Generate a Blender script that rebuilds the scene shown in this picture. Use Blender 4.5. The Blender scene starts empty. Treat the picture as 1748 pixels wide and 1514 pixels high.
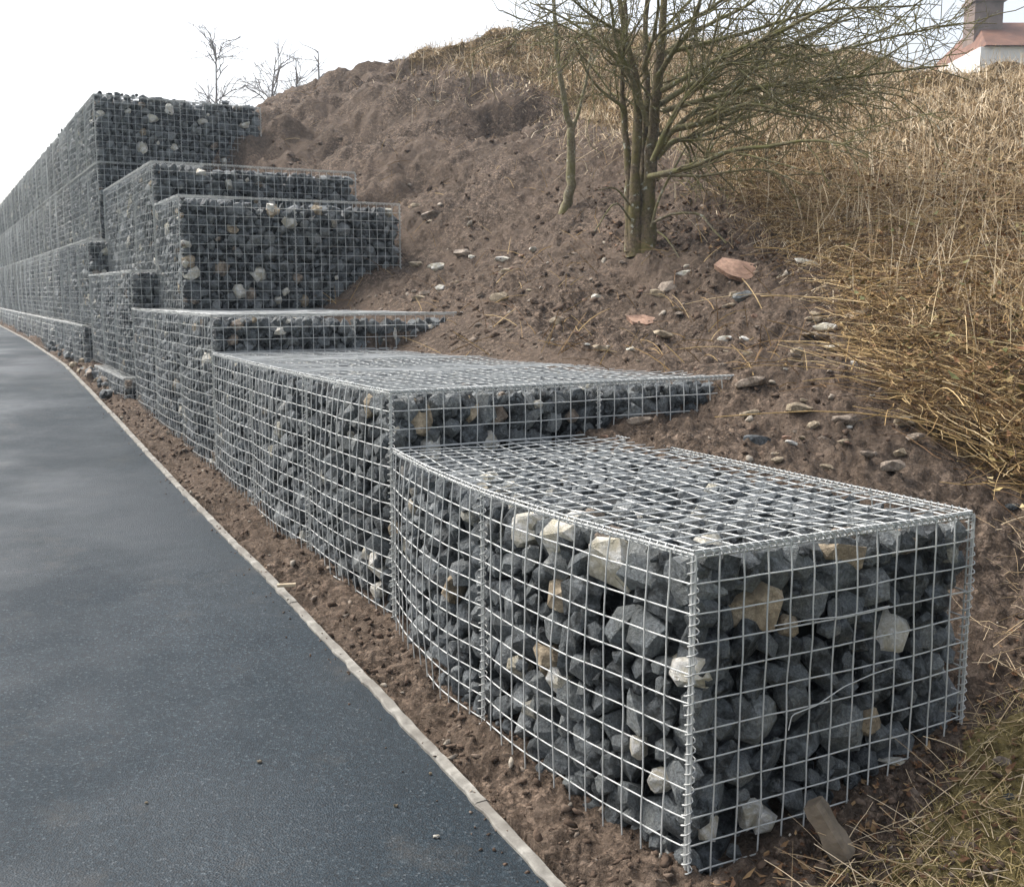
import bpy, bmesh, math, random
import numpy as np
from mathutils import Vector, Euler

R = math.radians
rng = np.random.default_rng(7)
random.seed(7)
scene = bpy.context.scene
COL = scene.collection

# ------------------------------------------------------------------ camera
HC = 1.5
FPX, CX, CY = 1800.0, 874.0, 757.0            # focal length and centre in photo pixels (1748 x 1514)
PITCH = math.atan((757 - 500) / FPX)
cam_d = bpy.data.cameras.new("camera")
cam_d.sensor_fit = 'HORIZONTAL'
cam_d.sensor_width = 36.0
cam_d.lens = FPX / 1748 * 36
cam_d.clip_start = 0.05
cam_d.clip_end = 2000
cam = bpy.data.objects.new("camera", cam_d)
COL.objects.link(cam)
cam.location = (0, 0, HC)
cam.rotation_euler = (math.pi / 2 - PITCH, 0, 0)
scene.camera = cam

# ------------------------------------------------------------------ sky, sun, exposure
SUN_EL, SUN_AZ = 52.0, -62.0                   # azimuth measured from +Y (view direction), negative = left
w = bpy.data.worlds.new("World")
scene.world = w
w.use_nodes = True
nt = w.node_tree
bg = nt.nodes["Background"]
sky = nt.nodes.new("ShaderNodeTexSky")
sky.sky_type = 'NISHITA'
sky.sun_disc = False
sky.sun_elevation = R(SUN_EL)
sky.sun_rotation = R(SUN_AZ)
sky.air_density = 1.0
sky.dust_density = 6.0
sky.ozone_density = 1.0
hs = nt.nodes.new("ShaderNodeHueSaturation")
hs.inputs["Saturation"].default_value = 0.42   # overcast: the blue is veiled by cloud everywhere
nt.links.new(sky.outputs[0], hs.inputs["Color"])
nt.links.new(hs.outputs[0], bg.inputs[0])
bg.inputs[1].default_value = 0.15
sun_d = bpy.data.lights.new("sun", 'SUN')
sun_d.energy = 1.1
sun_d.angle = R(25)
sun_d.color = (1.0, 0.96, 0.9)
sun = bpy.data.objects.new("sun", sun_d)
COL.objects.link(sun)
a, e = R(SUN_AZ), R(SUN_EL)
sdir = Vector((math.sin(a) * math.cos(e), math.cos(a) * math.cos(e), math.sin(e)))
sun.rotation_euler = sdir.to_track_quat('Z', 'Y').to_euler()
sun.location = (-6, 2, 12)
scene.view_settings.view_transform = 'Standard'
scene.view_settings.look = 'None'
scene.view_settings.exposure = 1.2
scene.view_settings.gamma = 1.0
scene.view_settings.use_curve_mapping = False
scene.render.engine = 'CYCLES'
scene.cycles.max_bounces = 6
scene.cycles.use_denoising = True

HAZE = 0.0015  # density of the haze added to imitate veiling glare

# ------------------------------------------------------------------ measuring helpers
CP, SP = math.cos(PITCH), math.sin(PITCH)

def px(u, v, Y):
    """point on the sight line of photo pixel (u, v) at ground distance Y"""
    xc, yu = (u - CX) / FPX, -(v - CY) / FPX
    k = Y / (CP + yu * SP)
    return np.array([xc * k, Y, HC + (-SP + yu * CP) * k])

def pxz(u, v, z):
    """point on the sight line at height z"""
    xc, yu = (u - CX) / FPX, -(v - CY) / FPX
    k = (z - HC) / (-SP + yu * CP)
    return np.array([xc * k, (CP + yu * SP) * k, z])

def proj(P):
    P = np.asarray(P, float)
    x, y, z = P[..., 0], P[..., 1], P[..., 2] - HC
    D = y * CP - z * SP
    return CX + FPX * x / D, CY - FPX * (y * SP + z * CP) / D

O2 = np.array([0.443, 2.5])
DV = np.array([-0.474, 0.8805]); DV /= np.linalg.norm(DV)
RV = np.array([DV[1], -DV[0]])

def st(x, y):
    x = np.asarray(x) - O2[0]; y = np.asarray(y) - O2[1]
    return x * DV[0] + y * DV[1], x * RV[0] + y * RV[1]

SB = 11.45                                     # the wall line bends very slightly here
DV2 = np.array([-0.4819, 0.8762]); DV2 /= np.linalg.norm(DV2)
RV2 = np.array([DV2[1], -DV2[0]])
def xy(s, t):
    s = np.asarray(s, float)[..., None]; t = np.asarray(t, float)[..., None]
    near = O2 + np.minimum(s, SB) * DV
    far = np.maximum(s - SB, 0) * DV2
    rr = np.where(s > SB, RV2, RV)
    return near + far + t * rr

GS = np.array([-8, -4, -2, 0, 2, 5.17, 8.4, 11.6, 17, 30, 60.])
GZ = np.array([-.55, -.27, -.135, 0, .13, .28, .47, .64, .73, .80, .9])
_ss = np.linspace(-8, 60, 681)
_gg = np.interp(_ss, GS, GZ)
_k = np.hanning(21); _k /= _k.sum()
_gg = np.convolve(np.pad(_gg, 10, mode='edge'), _k, mode='valid')
def g(s):
    return np.interp(s, _ss, _gg)

# value noise ------------------------------------------------------
def _hash(i, j, seed):
    h = (i.astype(np.int64) * 374761393 + j.astype(np.int64) * 668265263 + seed * 974711) & 0x7fffffff
    h = (h ^ (h >> 13)) * 1274126177 & 0x7fffffff
    h = h ^ (h >> 16)
    return (h & 0xffff) / 65535.0
def vnoise(x, y, seed=0):
    xi, yi = np.floor(x), np.floor(y)
    fx, fy = x - xi, y - yi
    fx = fx * fx * (3 - 2 * fx); fy = fy * fy * (3 - 2 * fy)
    a = _hash(xi, yi, seed); b = _hash(xi + 1, yi, seed)
    c = _hash(xi, yi + 1, seed); d = _hash(xi + 1, yi + 1, seed)
    return (a + (b - a) * fx) * (1 - fy) + (c + (d - c) * fx) * fy - .5
def fbm(x, y, seed=0, octv=4, gain=.5):
    s = 0; am = 1
    for o in range(octv):
        s = s + am * vnoise(x * 2 ** o + o * 17.3, y * 2 ** o - o * 9.1, seed + o)
        am *= gain
    return s

def clodnoise(x, y, seed=0):
    """domes with crevices between them, 0..1"""
    xi, yi = np.floor(x), np.floor(y); best = np.full(np.shape(x), 9.); hh = np.zeros(np.shape(x))
    for i in (-1, 0, 1):
        for j in (-1, 0, 1):
            a = xi + i; b = yi + j
            d = np.hypot(a + _hash(a, b, seed) - x, b + _hash(a, b, seed + 1) - y)
            h = _hash(a, b, seed + 2); m_ = d < best
            best = np.where(m_, d, best); hh = np.where(m_, h, hh)
    return (1 - np.clip(best, 0, 1) ** 2) * (.25 + .75 * hh ** 2)

# ------------------------------------------------------------------ object helpers
def link(o, parent=None):
    COL.objects.link(o)
    if parent is not None:
        o.parent = parent
    return o

def tag(o, label=None, cat=None, group=None, kind=None):
    if label: o["label"] = label
    if cat: o["category"] = cat
    if group: o["group"] = group
    if kind: o["kind"] = kind
    return o

def empty(name, loc):
    o = bpy.data.objects.new(name, None)
    o.location = loc
    o.empty_display_size = .1
    return link(o)

class Acc:
    """collects vertices and faces for ONE mesh object"""
    def __init__(s):
        s.v, s.q, s.t, s.n, s.a = [], [], [], 0, []
    def add(s, V, quads=None, tris=None, rnd=0.5):
        V = np.asarray(V, float).reshape(-1, 3)
        if quads is not None and len(quads): s.q.append(np.asarray(quads, np.int64).reshape(-1, 4) + s.n)
        if tris is not None and len(tris): s.t.append(np.asarray(tris, np.int64).reshape(-1, 3) + s.n)
        s.v.append(V)
        s.a.append(np.broadcast_to(np.asarray(rnd, float), (len(V),)))
        s.n += len(V)
    def strands(s, P, rad, sides=4, rnd=None, cap=False):
        P = np.asarray(P, float)
        if P.ndim == 2: P = P[None]
        N, K, _ = P.shape
        rad = np.broadcast_to(np.asarray(rad, float), (N, K)) if np.ndim(rad) != 1 or len(np.atleast_1d(rad)) == K else np.repeat(np.asarray(rad, float)[:, None], K, 1)
        T = np.gradient(P, axis=1)
        T /= np.linalg.norm(T, axis=2, keepdims=True) + 1e-12
        ref = np.tile(np.array([.31, .52, .8]), (N, 1))
        m = T.mean(1); m /= np.linalg.norm(m, axis=1, keepdims=True) + 1e-9
        bad = np.abs((m * ref).sum(1)) > .8
        ref[bad] = (.9, -.4, .05)
        n1 = np.cross(T, ref[:, None, :]); n1 /= np.linalg.norm(n1, axis=2, keepdims=True) + 1e-9
        n2 = np.cross(T, n1)
        an = np.arange(sides) / sides * 2 * np.pi
        V = P[:, :, None, :] + rad[:, :, None, None] * (n1[:, :, None, :] * np.cos(an)[None, None, :, None] + n2[:, :, None, :] * np.sin(an)[None, None, :, None])
        base = (np.arange(N) * K * sides)[:, None, None] + (np.arange(K - 1) * sides)[None, :, None]
        i = np.arange(sides)[None, None, :]; j = (np.arange(sides) + 1)[None, None, :] % sides
        Q = np.stack([base + i, base + sides + i, base + sides + j, base + j], -1).reshape(-1, 4)
        rr = rng.random(N) if rnd is None else np.broadcast_to(rnd, (N,))
        s.add(V.reshape(-1, 3), Q, None, np.repeat(rr, K * sides))
        if cap:
            for n in range(N):
                for k in (0, K - 1):
                    b = s.n - N * K * sides + n * K * sides + k * sides
                    idx = np.arange(sides) + b
                    s.t.append(np.array([[idx[0], idx[c], idx[c + 1]] for c in range(1, sides - 1)]))
    def ribbons(s, P, wid, side, rnd=None):
        """flat blades: P N,K,3, wid N,K, side N,3"""
        N, K, _ = P.shape
        off = side[:, None, :] * wid[:, :, None] * .5
        V = np.stack([P - off, P + off], 2)
        b = (np.arange(N) * K * 2)[:, None] + (np.arange(K - 1) * 2)[None, :]
        Q = np.stack([b, b + 1, b + 3, b + 2], -1).reshape(-1, 4)
        rr = rng.random(N) if rnd is None else np.broadcast_to(rnd, (N,))
        s.add(V.reshape(-1, 3), Q, None, np.repeat(rr, K * 2))
    def build(s, name, mat, parent=None, origin=(0, 0, 0), smooth=False, attrs=None):
        V = np.concatenate(s.v) - np.asarray(origin)
        Q = np.concatenate(s.q) if s.q else np.zeros((0, 4), np.int64)
        T = np.concatenate(s.t) if s.t else np.zeros((0, 3), np.int64)
        me = bpy.data.meshes.new(name)
        me.vertices.add(len(V)); me.vertices.foreach_set("co", V.astype(np.float32).ravel())
        nl = Q.size + T.size
        me.loops.add(nl)
        me.loops.foreach_set("vertex_index", np.concatenate([Q.ravel(), T.ravel()]).astype(np.int32))
        me.polygons.add(len(Q) + len(T))
        starts = np.concatenate([np.arange(len(Q)) * 4, len(Q) * 4 + np.arange(len(T)) * 3]).astype(np.int32)
        me.polygons.foreach_set("loop_start", starts)
        me.polygons.foreach_set("use_smooth", np.full(len(starts), smooth, bool))
        at = me.attributes.new("rnd", 'FLOAT', 'POINT')
        at.data.foreach_set("value", np.concatenate(s.a).astype(np.float32))
        for k, val in (attrs or {}).items():
            at = me.attributes.new(k, 'FLOAT', 'POINT')
            at.data.foreach_set("value", np.asarray(val, np.float32))
        me.update(calc_edges=True)
        me.validate()
        me.materials.append(mat)
        o = bpy.data.objects.new(name, me)
        link(o, parent)
        if parent is None: o.location = origin
        else: o.location = np.asarray(origin) - np.asarray(parent.location)
        return o

# ------------------------------------------------------------------ materials
def srgb(r, g_, b):
    f = lambda c: ((c / 255 + .055) / 1.055) ** 2.4 if c > 10 else c / 255 / 12.92
    return (f(r), f(g_), f(b), 1)

class NT:
    def __init__(s, name):
        s.m = bpy.data.materials.new(name); s.m.use_nodes = True
        s.t = s.m.node_tree; s.b = s.t.nodes["Principled BSDF"]
        s.b.inputs["Roughness"].default_value = .85
        s.b.inputs["Specular IOR Level"].default_value = .3
        s.tc = s.n("ShaderNodeTexCoord")
    def n(s, typ, **kw):
        nd = s.t.nodes.new(typ)
        for k, v in kw.items():
            if hasattr(nd, k): setattr(nd, k, v)
            else: nd.inputs[k.replace('_', ' ')].default_value = v
        return nd
    def l(s, a, b): s.t.links.new(a, b)
    def noise(s, scale, detail=4, rough=.6, coord="Object"):
        nd = s.n("ShaderNodeTexNoise"); nd.inputs["Scale"].default_value = scale
        nd.inputs["Detail"].default_value = detail; nd.inputs["Roughness"].default_value = rough
        s.l(s.tc.outputs[coord], nd.inputs["Vector"]); return nd.outputs["Fac"]
    def voro(s, scale, feature='F1', out="Distance"):
        nd = s.n("ShaderNodeTexVoronoi"); nd.feature = feature; nd.inputs["Scale"].default_value = scale
        s.l(s.tc.outputs["Object"], nd.inputs["Vector"]); return nd.outputs[out]
    def ramp(s, fac, stops, interp='LINEAR'):
        nd = s.n("ShaderNodeValToRGB"); cr = nd.color_ramp; cr.interpolation = interp
        while len(cr.elements) < len(stops): cr.elements.new(.5)
        for el, (p, c) in zip(cr.elements, stops):
            el.position = p; el.color = c if len(c) == 4 else (*c, 1)
        s.l(fac, nd.inputs[0]); return nd.outputs[0]
    def mix(s, fac, a, b, mode='MIX'):
        nd = s.n("ShaderNodeMix"); nd.data_type = 'RGBA'; nd.blend_type = mode
        for sock, v in ((nd.inputs[0], fac), (nd.inputs[6], a), (nd.inputs[7], b)):
            if isinstance(v, (int, float)): sock.default_value = v
            elif isinstance(v, tuple): sock.default_value = v if len(v) == 4 else (*v, 1)
            else: s.l(v, sock)
        return nd.outputs[2]
    def math(s, op, a, b=0.0):
        nd = s.n("ShaderNodeMath"); nd.operation = op
        for sock, v in ((nd.inputs[0], a), (nd.inputs[1], b)):
            if isinstance(v, (int, float)): sock.default_value = v
            else: s.l(v, sock)
        return nd.outputs[0]
    def attr(s, name):
        nd = s.n("ShaderNodeAttribute"); nd.attribute_name = name; return nd.outputs["Fac"]
    def orand(s): return s.n("ShaderNodeObjectInfo").outputs["Random"]
    def bump(s, h, strength=.4, dist=.01, prev=None):
        nd = s.n("ShaderNodeBump"); nd.inputs["Strength"].default_value = strength; nd.inputs["Distance"].default_value = dist
        s.l(h, nd.inputs["Height"])
        if prev is not None: s.l(prev, nd.inputs["Normal"])
        return nd.outputs[0]
    def col(s, c):
        if isinstance(c, tuple): s.b.inputs["Base Color"].default_value = c if len(c) == 4 else (*c, 1)
        else: s.l(c, s.b.inputs["Base Color"])
        return s
    def nor(s, x): s.l(x, s.b.inputs["Normal"]); return s

GREY = ((.012, .0145, .0155), (.10, .112, .118))
PALE = ((.52, .475, .36), (.68, .635, .51))
TAN = ((.20, .16, .105), (.32, .26, .18))
RED = ((.21, .125, .085), (.31, .195, .135))
BROWN = ((.13, .10, .075), (.24, .195, .15))

def stone_mat(name, dark, light, use_attr=False, bias=.5):
    m = NT(name)
    rnd = m.attr("rnd") if use_attr else m.orand()
    base = m.mix(rnd, dark, light)
    if name == 'stone_grey': base = m.ramp(rnd, [(0, dark), (.3, (.045, .05, .05)), (.55, (.13, .142, .14)), (.8, (.26, .275, .265)), (1, (.38, .395, .38))])
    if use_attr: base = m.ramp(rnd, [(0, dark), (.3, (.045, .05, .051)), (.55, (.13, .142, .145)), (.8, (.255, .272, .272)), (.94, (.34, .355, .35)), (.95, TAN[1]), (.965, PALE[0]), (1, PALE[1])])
    k = 16. if use_attr else 1.0                # joined fill is in metres, single stones in their own radius
    if not use_attr:                            # every stone gets its own patch of the pattern
        ad = m.n("ShaderNodeVectorMath"); ad.operation = 'ADD'; cb = m.n("ShaderNodeCombineXYZ")
        for q_, f_ in enumerate((41., 83., 127.)): m.l(m.math('MULTIPLY', m.orand(), f_), cb.inputs[q_])
        m.l(m.tc.outputs["Object"], ad.inputs[0]); m.l(cb.outputs[0], ad.inputs[1])
        class _TC: outputs = {"Object": ad.outputs[0]}
        m.tc = _TC
    n1 = m.noise(1.5 * k, 6, .65); n2 = m.noise(6.5 * k, 5, .75)
    c = m.mix(m.ramp(n1, [(.42, (0, 0, 0)), (.72, (.8, .8, .8))]), base, tuple(min(1, x * 1.9 + .02) for x in light[:3]))
    n4 = m.noise(.75 * k, 4, .6)
    c = m.mix(m.ramp(n4, [(.44, (0, 0, 0)), (.6, (.55, .55, .55))]), c, tuple(min(1, x * 2.2 + .03) for x in light[:3]))
    c = m.mix(m.ramp(n2, [(.42, (.5, .5, .5)), (.62, (0, 0, 0))]), c, tuple(x * (.45 if dark[0] < .05 else .8) for x in dark[:3]))
    m.col(c)
    m.b.inputs["Roughness"].default_value = .62
    m.nor(m.bump(n2, .8, .009, m.bump(n1, .8, .03)))
    return m.m

M = {}
for k, (d, l) in dict(grey=GREY, pale=PALE, tan=TAN, red=RED, brown=BROWN).items():
    M["stone_" + k] = stone_mat("stone_" + k, d, l)
M["stone_fill"] = stone_mat("stone_fill", *GREY, use_attr=True)

m = NT("galvanised_wire")
m.col(m.mix(m.noise(25, 3), (.36, .37, .36), (.58, .59, .57)))
m.b.inputs["Metallic"].default_value = .15
m.b.inputs["Roughness"].default_value = .5
M["wire"] = m.m

m = NT("asphalt")
v = m.voro(170, 'F1', "Color"); n = m.noise(1.1, 4); n3 = m.noise(90, 3)
sep = m.n("ShaderNodeSeparateColor"); m.l(v, sep.inputs[0])
c = m.ramp(sep.outputs[0], [(0, (.002, .005, .008)), (.45, (.005, .013, .02)), (.8, (.011, .023, .033)), (.95, (.03, .045, .056)), (1, (.075, .09, .1))])
c = m.mix(m.ramp(n, [(.35, (.0, .0, .0)), (.75, (.4, .4, .4))]), c, (.03, .038, .044))
c = m.mix(m.ramp(m.noise(.5, 3), [(.42, (0, 0, 0)), (.7, (.55, .55, .55))]), c, (.012, .018, .023))
c = m.mix(m.ramp(m.noise(2.6, 6, .75), [(.56, (0, 0, 0)), (.7, (.3, .3, .3))]), c, (.075, .068, .058))
m.col(c)
m.l(m.ramp(m.noise(.8, 5), [(.38, (.46, .46, .46)), (.62, (.78, .78, .78))]), m.b.inputs['Roughness'])
m.b.inputs["Specular IOR Level"].default_value = .23
m.nor(m.bump(m.voro(170), .45, .003, m.bump(m.noise(320, 2), .3, .002)))
M["asphalt"] = m.m

m = NT("edging_concrete")
n = m.noise(14, 5); n2 = m.noise(70, 3)
c = m.ramp(n, [(.3, (.10, .095, .082)), (.55, (.24, .23, .205)), (.75, (.44, .43, .385))])
c = m.mix(m.ramp(m.noise(3, 3), [(.42, (0, 0, 0)), (.62, (.7, .7, .7))]), c, (.14, .128, .11))
m.col(c); m.nor(m.bump(n2, .5, .004))
M["concrete"] = m.m

m = NT("soil")
n1 = m.noise(2.2, 5); n2 = m.noise(16, 6, .7); n3 = m.noise(75, 4, .7)
c = m.ramp(n2, [(.25, (.044, .032, .023)), (.48, (.097, .072, .053)), (.62, (.138, .105, .08)), (.8, (.21, .166, .13))])
c = m.mix(m.ramp(n1, [(.4, (0, 0, 0)), (.65, (.8, .8, .8))]), c, m.ramp(n3, [(.3, (.085, .06, .043)), (.7, (.165, .124, .094))]))
c = m.mix(m.ramp(m.voro(55, 'F1', "Distance"), [(.0, (.55, .55, .55)), (.16, (0, 0, 0))]), c, (.26, .23, .19))
def grain(c, scale, lo, hi, amt):
    sp_ = m.n("ShaderNodeSeparateColor"); m.l(m.voro(scale, 'F1', "Color"), sp_.inputs[0])
    return m.mix(amt, c, m.ramp(sp_.outputs[0], [(0, (lo,) * 3), (.6, (1., 1., 1.)), (1, (hi,) * 3)]), 'MULTIPLY')
msk = m.ramp(m.noise(1.3, 4), [(.38, (.12, .12, .12)), (.6, (1, 1, 1))])
c = grain(c, 42, .5, 1.7, msk)
c = grain(c, 95, .6, 1.6, msk)
crk = m.voro(30, 'DISTANCE_TO_EDGE')
c = m.mix(m.math('MULTIPLY', m.ramp(crk, [(.0, (.4, .4, .4)), (.08, (0, 0, 0))]), msk), c, (.03, .02, .014))
veg = m.ramp(m.noise(30, 5), [(.3, (.025, .016, .008)), (.5, (.09, .06, .027)), (.7, (.22, .155, .075))])
grn = m.ramp(m.noise(34, 5), [(.3, (.06, .045, .02)), (.5, (.17, .135, .055)), (.7, (.32, .255, .12))])
c = m.mix(m.attr("veg"), c, veg)
c = m.mix(m.attr("green"), c, grn)
m.col(c)
m.b.inputs["Roughness"].default_value = .95
m.b.inputs["Specular IOR Level"].default_value = .15
m.nor(m.bump(n3, .9, .014, m.bump(m.voro(42), -.9, .02, m.bump(m.voro(95), -.8, .01, m.bump(n2, .9, .04)))))
M["soil"] = m.m

m = NT("clod")
r = m.attr("rnd")
c = m.ramp(r, [(0, (.06, .042, .03)), (.5, (.115, .082, .06)), (.85, (.165, .125, .095)), (.95, (.25, .21, .17)), (1, (.44, .40, .33))])
m.col(m.mix(m.ramp(m.noise(45, 4), [(.35, (0, 0, 0)), (.7, (.6, .6, .6))]), c, (.085, .06, .045)))
m.nor(m.bump(m.noise(60, 4), .7, .01)); m.b.inputs["Roughness"].default_value = .95
m.b.inputs["Specular IOR Level"].default_value = .15
M["clod"] = m.m

def strand_mat(name, stops, rough=.75):
    m = NT(name)
    c = m.ramp(m.attr("rnd"), stops)
    m.col(m.mix(m.ramp(m.noise(11, 3), [(.4, (0, 0, 0)), (.7, (.5, .5, .5))]), c, tuple(x * .55 for x in stops[len(stops) // 2][1][:3])))
    m.b.inputs["Roughness"].default_value = rough
    return m.m
M["straw"] = strand_mat("dry_straw", [(0, (.18, .12, .07)), (.3, (.45, .325, .18)), (.65, (.69, .55, .36)), (1, (.82, .72, .55))])
M["bramble"] = strand_mat("bramble_stem", [(0, (.03, .015, .009)), (.3, (.13, .07, .03)), (.55, (.28, .18, .07)), (.8, (.43, .30, .13)), (1, (.62, .49, .29))])
M["leaf"] = strand_mat("bramble_leaf", [(0, (.07, .08, .025)), (.25, (.14, .135, .045)), (.5, (.2, .13, .05)), (1, (.15, .065, .025))])
M["grass"] = strand_mat("grass_blade", [(0, (.12, .10, .03)), (.3, (.27, .215, .07)), (.6, (.48, .37, .16)), (1, (.68, .55, .31))])
M["litter"] = strand_mat("leaf_litter", [(0, (.05, .026, .015)), (.5, (.15, .075, .035)), (1, (.30, .20, .10))])

def bark(name, a_, b_, moss):
    m = NT(name)
    n = m.noise(7, 5, .65); n2 = m.noise(45, 5, .7)
    c = m.ramp(n2, [(.3, a_), (.65, b_)])
    c = m.mix(m.ramp(n, [(.42, (0, 0, 0)), (.62, (.85, .85, .85))]), c, moss)
    c = m.mix(m.ramp(m.noise(19, 2), [(.63, (0, 0, 0)), (.7, (.75, .75, .75))]), c, (.42, .43, .36))
    m.col(c); m.nor(m.bump(n2, .8, .012)); m.b.inputs["Roughness"].default_value = .9
    return m.m
M["bark"] = bark("bark", (.035, .026, .017), (.19, .145, .095), (.12, .105, .035))
M["bark_pale"] = bark("bark_pale", (.07, .058, .038), (.27, .235, .16), (.16, .15, .06))
M["twig"] = bark("twig_bark", (.05, .042, .025), (.25, .215, .125), (.16, .155, .055))
M["far_bark"] = bark("far_bark", (.16, .145, .14), (.30, .28, .27), (.24, .22, .2))  # greyish twig colour, paled further: distance haze painted into the bark

def plain(name, c, rough=.8, nscale=8, var=.35):
    m = NT(name)
    m.col(m.mix(m.ramp(m.noise(nscale, 5), [(.3, (0, 0, 0)), (.75, (1, 1, 1))]), tuple(x * (1 - var) for x in c), tuple(min(1, x * (1 + var * .5)) for x in c)))
    m.nor(m.bump(m.noise(nscale * 5, 4), .4, .01)); m.b.inputs["Roughness"].default_value = rough
    return m.m
M["render"] = plain("white_render", (.78, .77, .74), .8, 1.5, .08)
M["roof"] = plain("roof_tile", (.17, .085, .055), .8, 2, .35)
M["chimney"] = plain("chimney_brick", (.20, .15, .125), .8, 3, .35)
M["timber"] = plain("weathered_timber", (.19, .155, .115), .85, 14, .5)
M["turf"] = plain("turf", (.07, .085, .03), .9, 3, .4)
M["white_bit"] = plain("white_shard", (.75, .74, .70), .5, 20, .1)
M["core"] = plain("stone_core", (.012, .014, .015), .95, 12, .4)  # near-black: the shade of the gaps is put into the core colour

# ------------------------------------------------------------------ stone shapes
def hull(n, sx, sy, sz, sharp=1.0):
    bm = bmesh.new()
    for _ in range(n):
        p = np.array([random.gauss(0, 1) for _ in range(3)]); p /= np.linalg.norm(p)
        # blocky, broken-quarry look: push the directions towards a cube
        q = np.sign(p) * np.abs(p) ** .85
        q /= np.linalg.norm(q) ** .6
        q *= random.uniform(.86, 1.0)
        bm.verts.new((q[0] * sx, q[1] * sy, q[2] * sz))
    res = bmesh.ops.convex_hull(bm, input=bm.verts)
    for v in [v for v in bm.verts if not v.link_faces]: bm.verts.remove(v)
    bmesh.ops.triangulate(bm, faces=bm.faces[:])
    bm.verts.ensure_lookup_table(); bm.verts.index_update()
    V = np.array([v.co[:] for v in bm.verts]); T = np.array([[v.index for v in f.verts] for f in bm.faces])
    bm.free()
    V -= (V.max(0) + V.min(0)) / 2
    V /= np.abs(V).max(0).mean()
    return V, T

HULLS = [hull(random.randint(15, 25), 1, random.uniform(.7, .98), random.uniform(.55, .9)) for _ in range(30)]
LOW = [hull(random.randint(10, 13), 1, random.uniform(.65, .95), random.uniform(.5, .85)) for _ in range(12)]

CLOD = [hull(random.choice([9, 12, 16]), 1, random.uniform(.5, .95), random.uniform(.4, .75)) for _ in range(14)]

def mesh_of(VT, name, mat, bevel=False):
    me = bpy.data.meshes.new(name)
    me.from_pydata(VT[0].tolist(), [], VT[1].tolist())
    me.materials.append(mat)
    return me
STONE_ME = {k: [mesh_of(h, "stone", M["stone_" + k]) for h in HULLS] for k in ("grey", "pale", "tan", "brown", "red")}

def eul_mats(E):
    cx, cy, cz = np.cos(E).T; sx, sy, sz = np.sin(E).T
    Rm = np.empty((len(E), 3, 3))
    Rm[:, 0, 0] = cy * cz; Rm[:, 0, 1] = sx * sy * cz - cx * sz; Rm[:, 0, 2] = cx * sy * cz + sx * sz
    Rm[:, 1, 0] = cy * sz; Rm[:, 1, 1] = sx * sy * sz + cx * cz; Rm[:, 1, 2] = cx * sy * sz - sx * cz
    Rm[:, 2, 0] = -sy; Rm[:, 2, 1] = sx * cy; Rm[:, 2, 2] = cx * cy
    return Rm

def add_stones(acc, pos, rad, E, var, shapes, rnd):
    Rm = eul_mats(E)
    for k in range(len(shapes)):
        i = np.where(var == k)[0]
        if not len(i): continue
        V, T = shapes[k]
        W = np.einsum('nij,vj->nvi', Rm[i], V) * rad[i][:, None, None] + pos[i][:, None, :]
        TT = T[None] + (np.arange(len(i)) * len(V))[:, None, None]
        acc.add(W.reshape(-1, 3), None, TT.reshape(-1, 3), np.repeat(rnd[i], len(V)))

# ------------------------------------------------------------------ the stepped wall, as a table
CELL = .0762
#       key   s0     s1     t0    W    ztop  H
GAB = dict(
    L1=(0.00, 1.955, 0.00, 1.00, 0.87, 0.99),
    L2=(1.97, 5.12, 0.00, 2.00, 1.10, 0.99),
    L3=(5.14, 8.35, 0.00, 2.00, 1.35, 1.14),
    L4=(8.37, 11.43, 0.00, 2.00, 1.70, 0.99),
    U1=(7.32, 8.45, 0.25, 2.00, 2.31, 0.95),
    U2=(8.49, 11.76, 0.25, 2.00, 2.71, 0.99),
)

# ------------------------------------------------------------------ terrain: heights measured along sight lines and contacts
ctrl = []
def C(p): ctrl.append(np.asarray(p, float))
for u, v, z in [(1030, 752, .87), (1140, 768, .87), (1340, 805, .86), (1240, 645, 1.10), (950, 632, 1.10), (690, 606, 1.10), (800, 541, 1.35), (520, 528, 1.36)]:
    C(pxz(u, v, z))
def CS(s, t, z): C([*xy(s, t), z])
CS(1.6, 1.12, .91); CS(1.9, 1.3, .93); CS(1.9, 1.6, .985); CS(1.1, 1.15, .89); CS(2.3, 1.88, 1.17); CS(3.6, 1.72, 1.17); CS(7.32, 2.25, 1.76); CS(8.49, 2.25, 2.32); CS(8.5, 1.6, 2.1); CS(11.7, 1.5, 3.0); CS(11.75, 2.25, 3.5)
for s_ in (13, 16, 20, 25, 31): CS(s_, 2.3, 3.72)
CS(9.9, 2.3, 2.72); CS(6.2, 1.2, 1.25); CS(3.5, 1.0, .95); CS(5.2, .8, 1.0); CS(8.0, .8, 1.4)
for s_ in (0, 1, 2, 4, 6, 8, 10, 12, 15, 20, 30): CS(s_, .1, g(s_) + .05)
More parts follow.
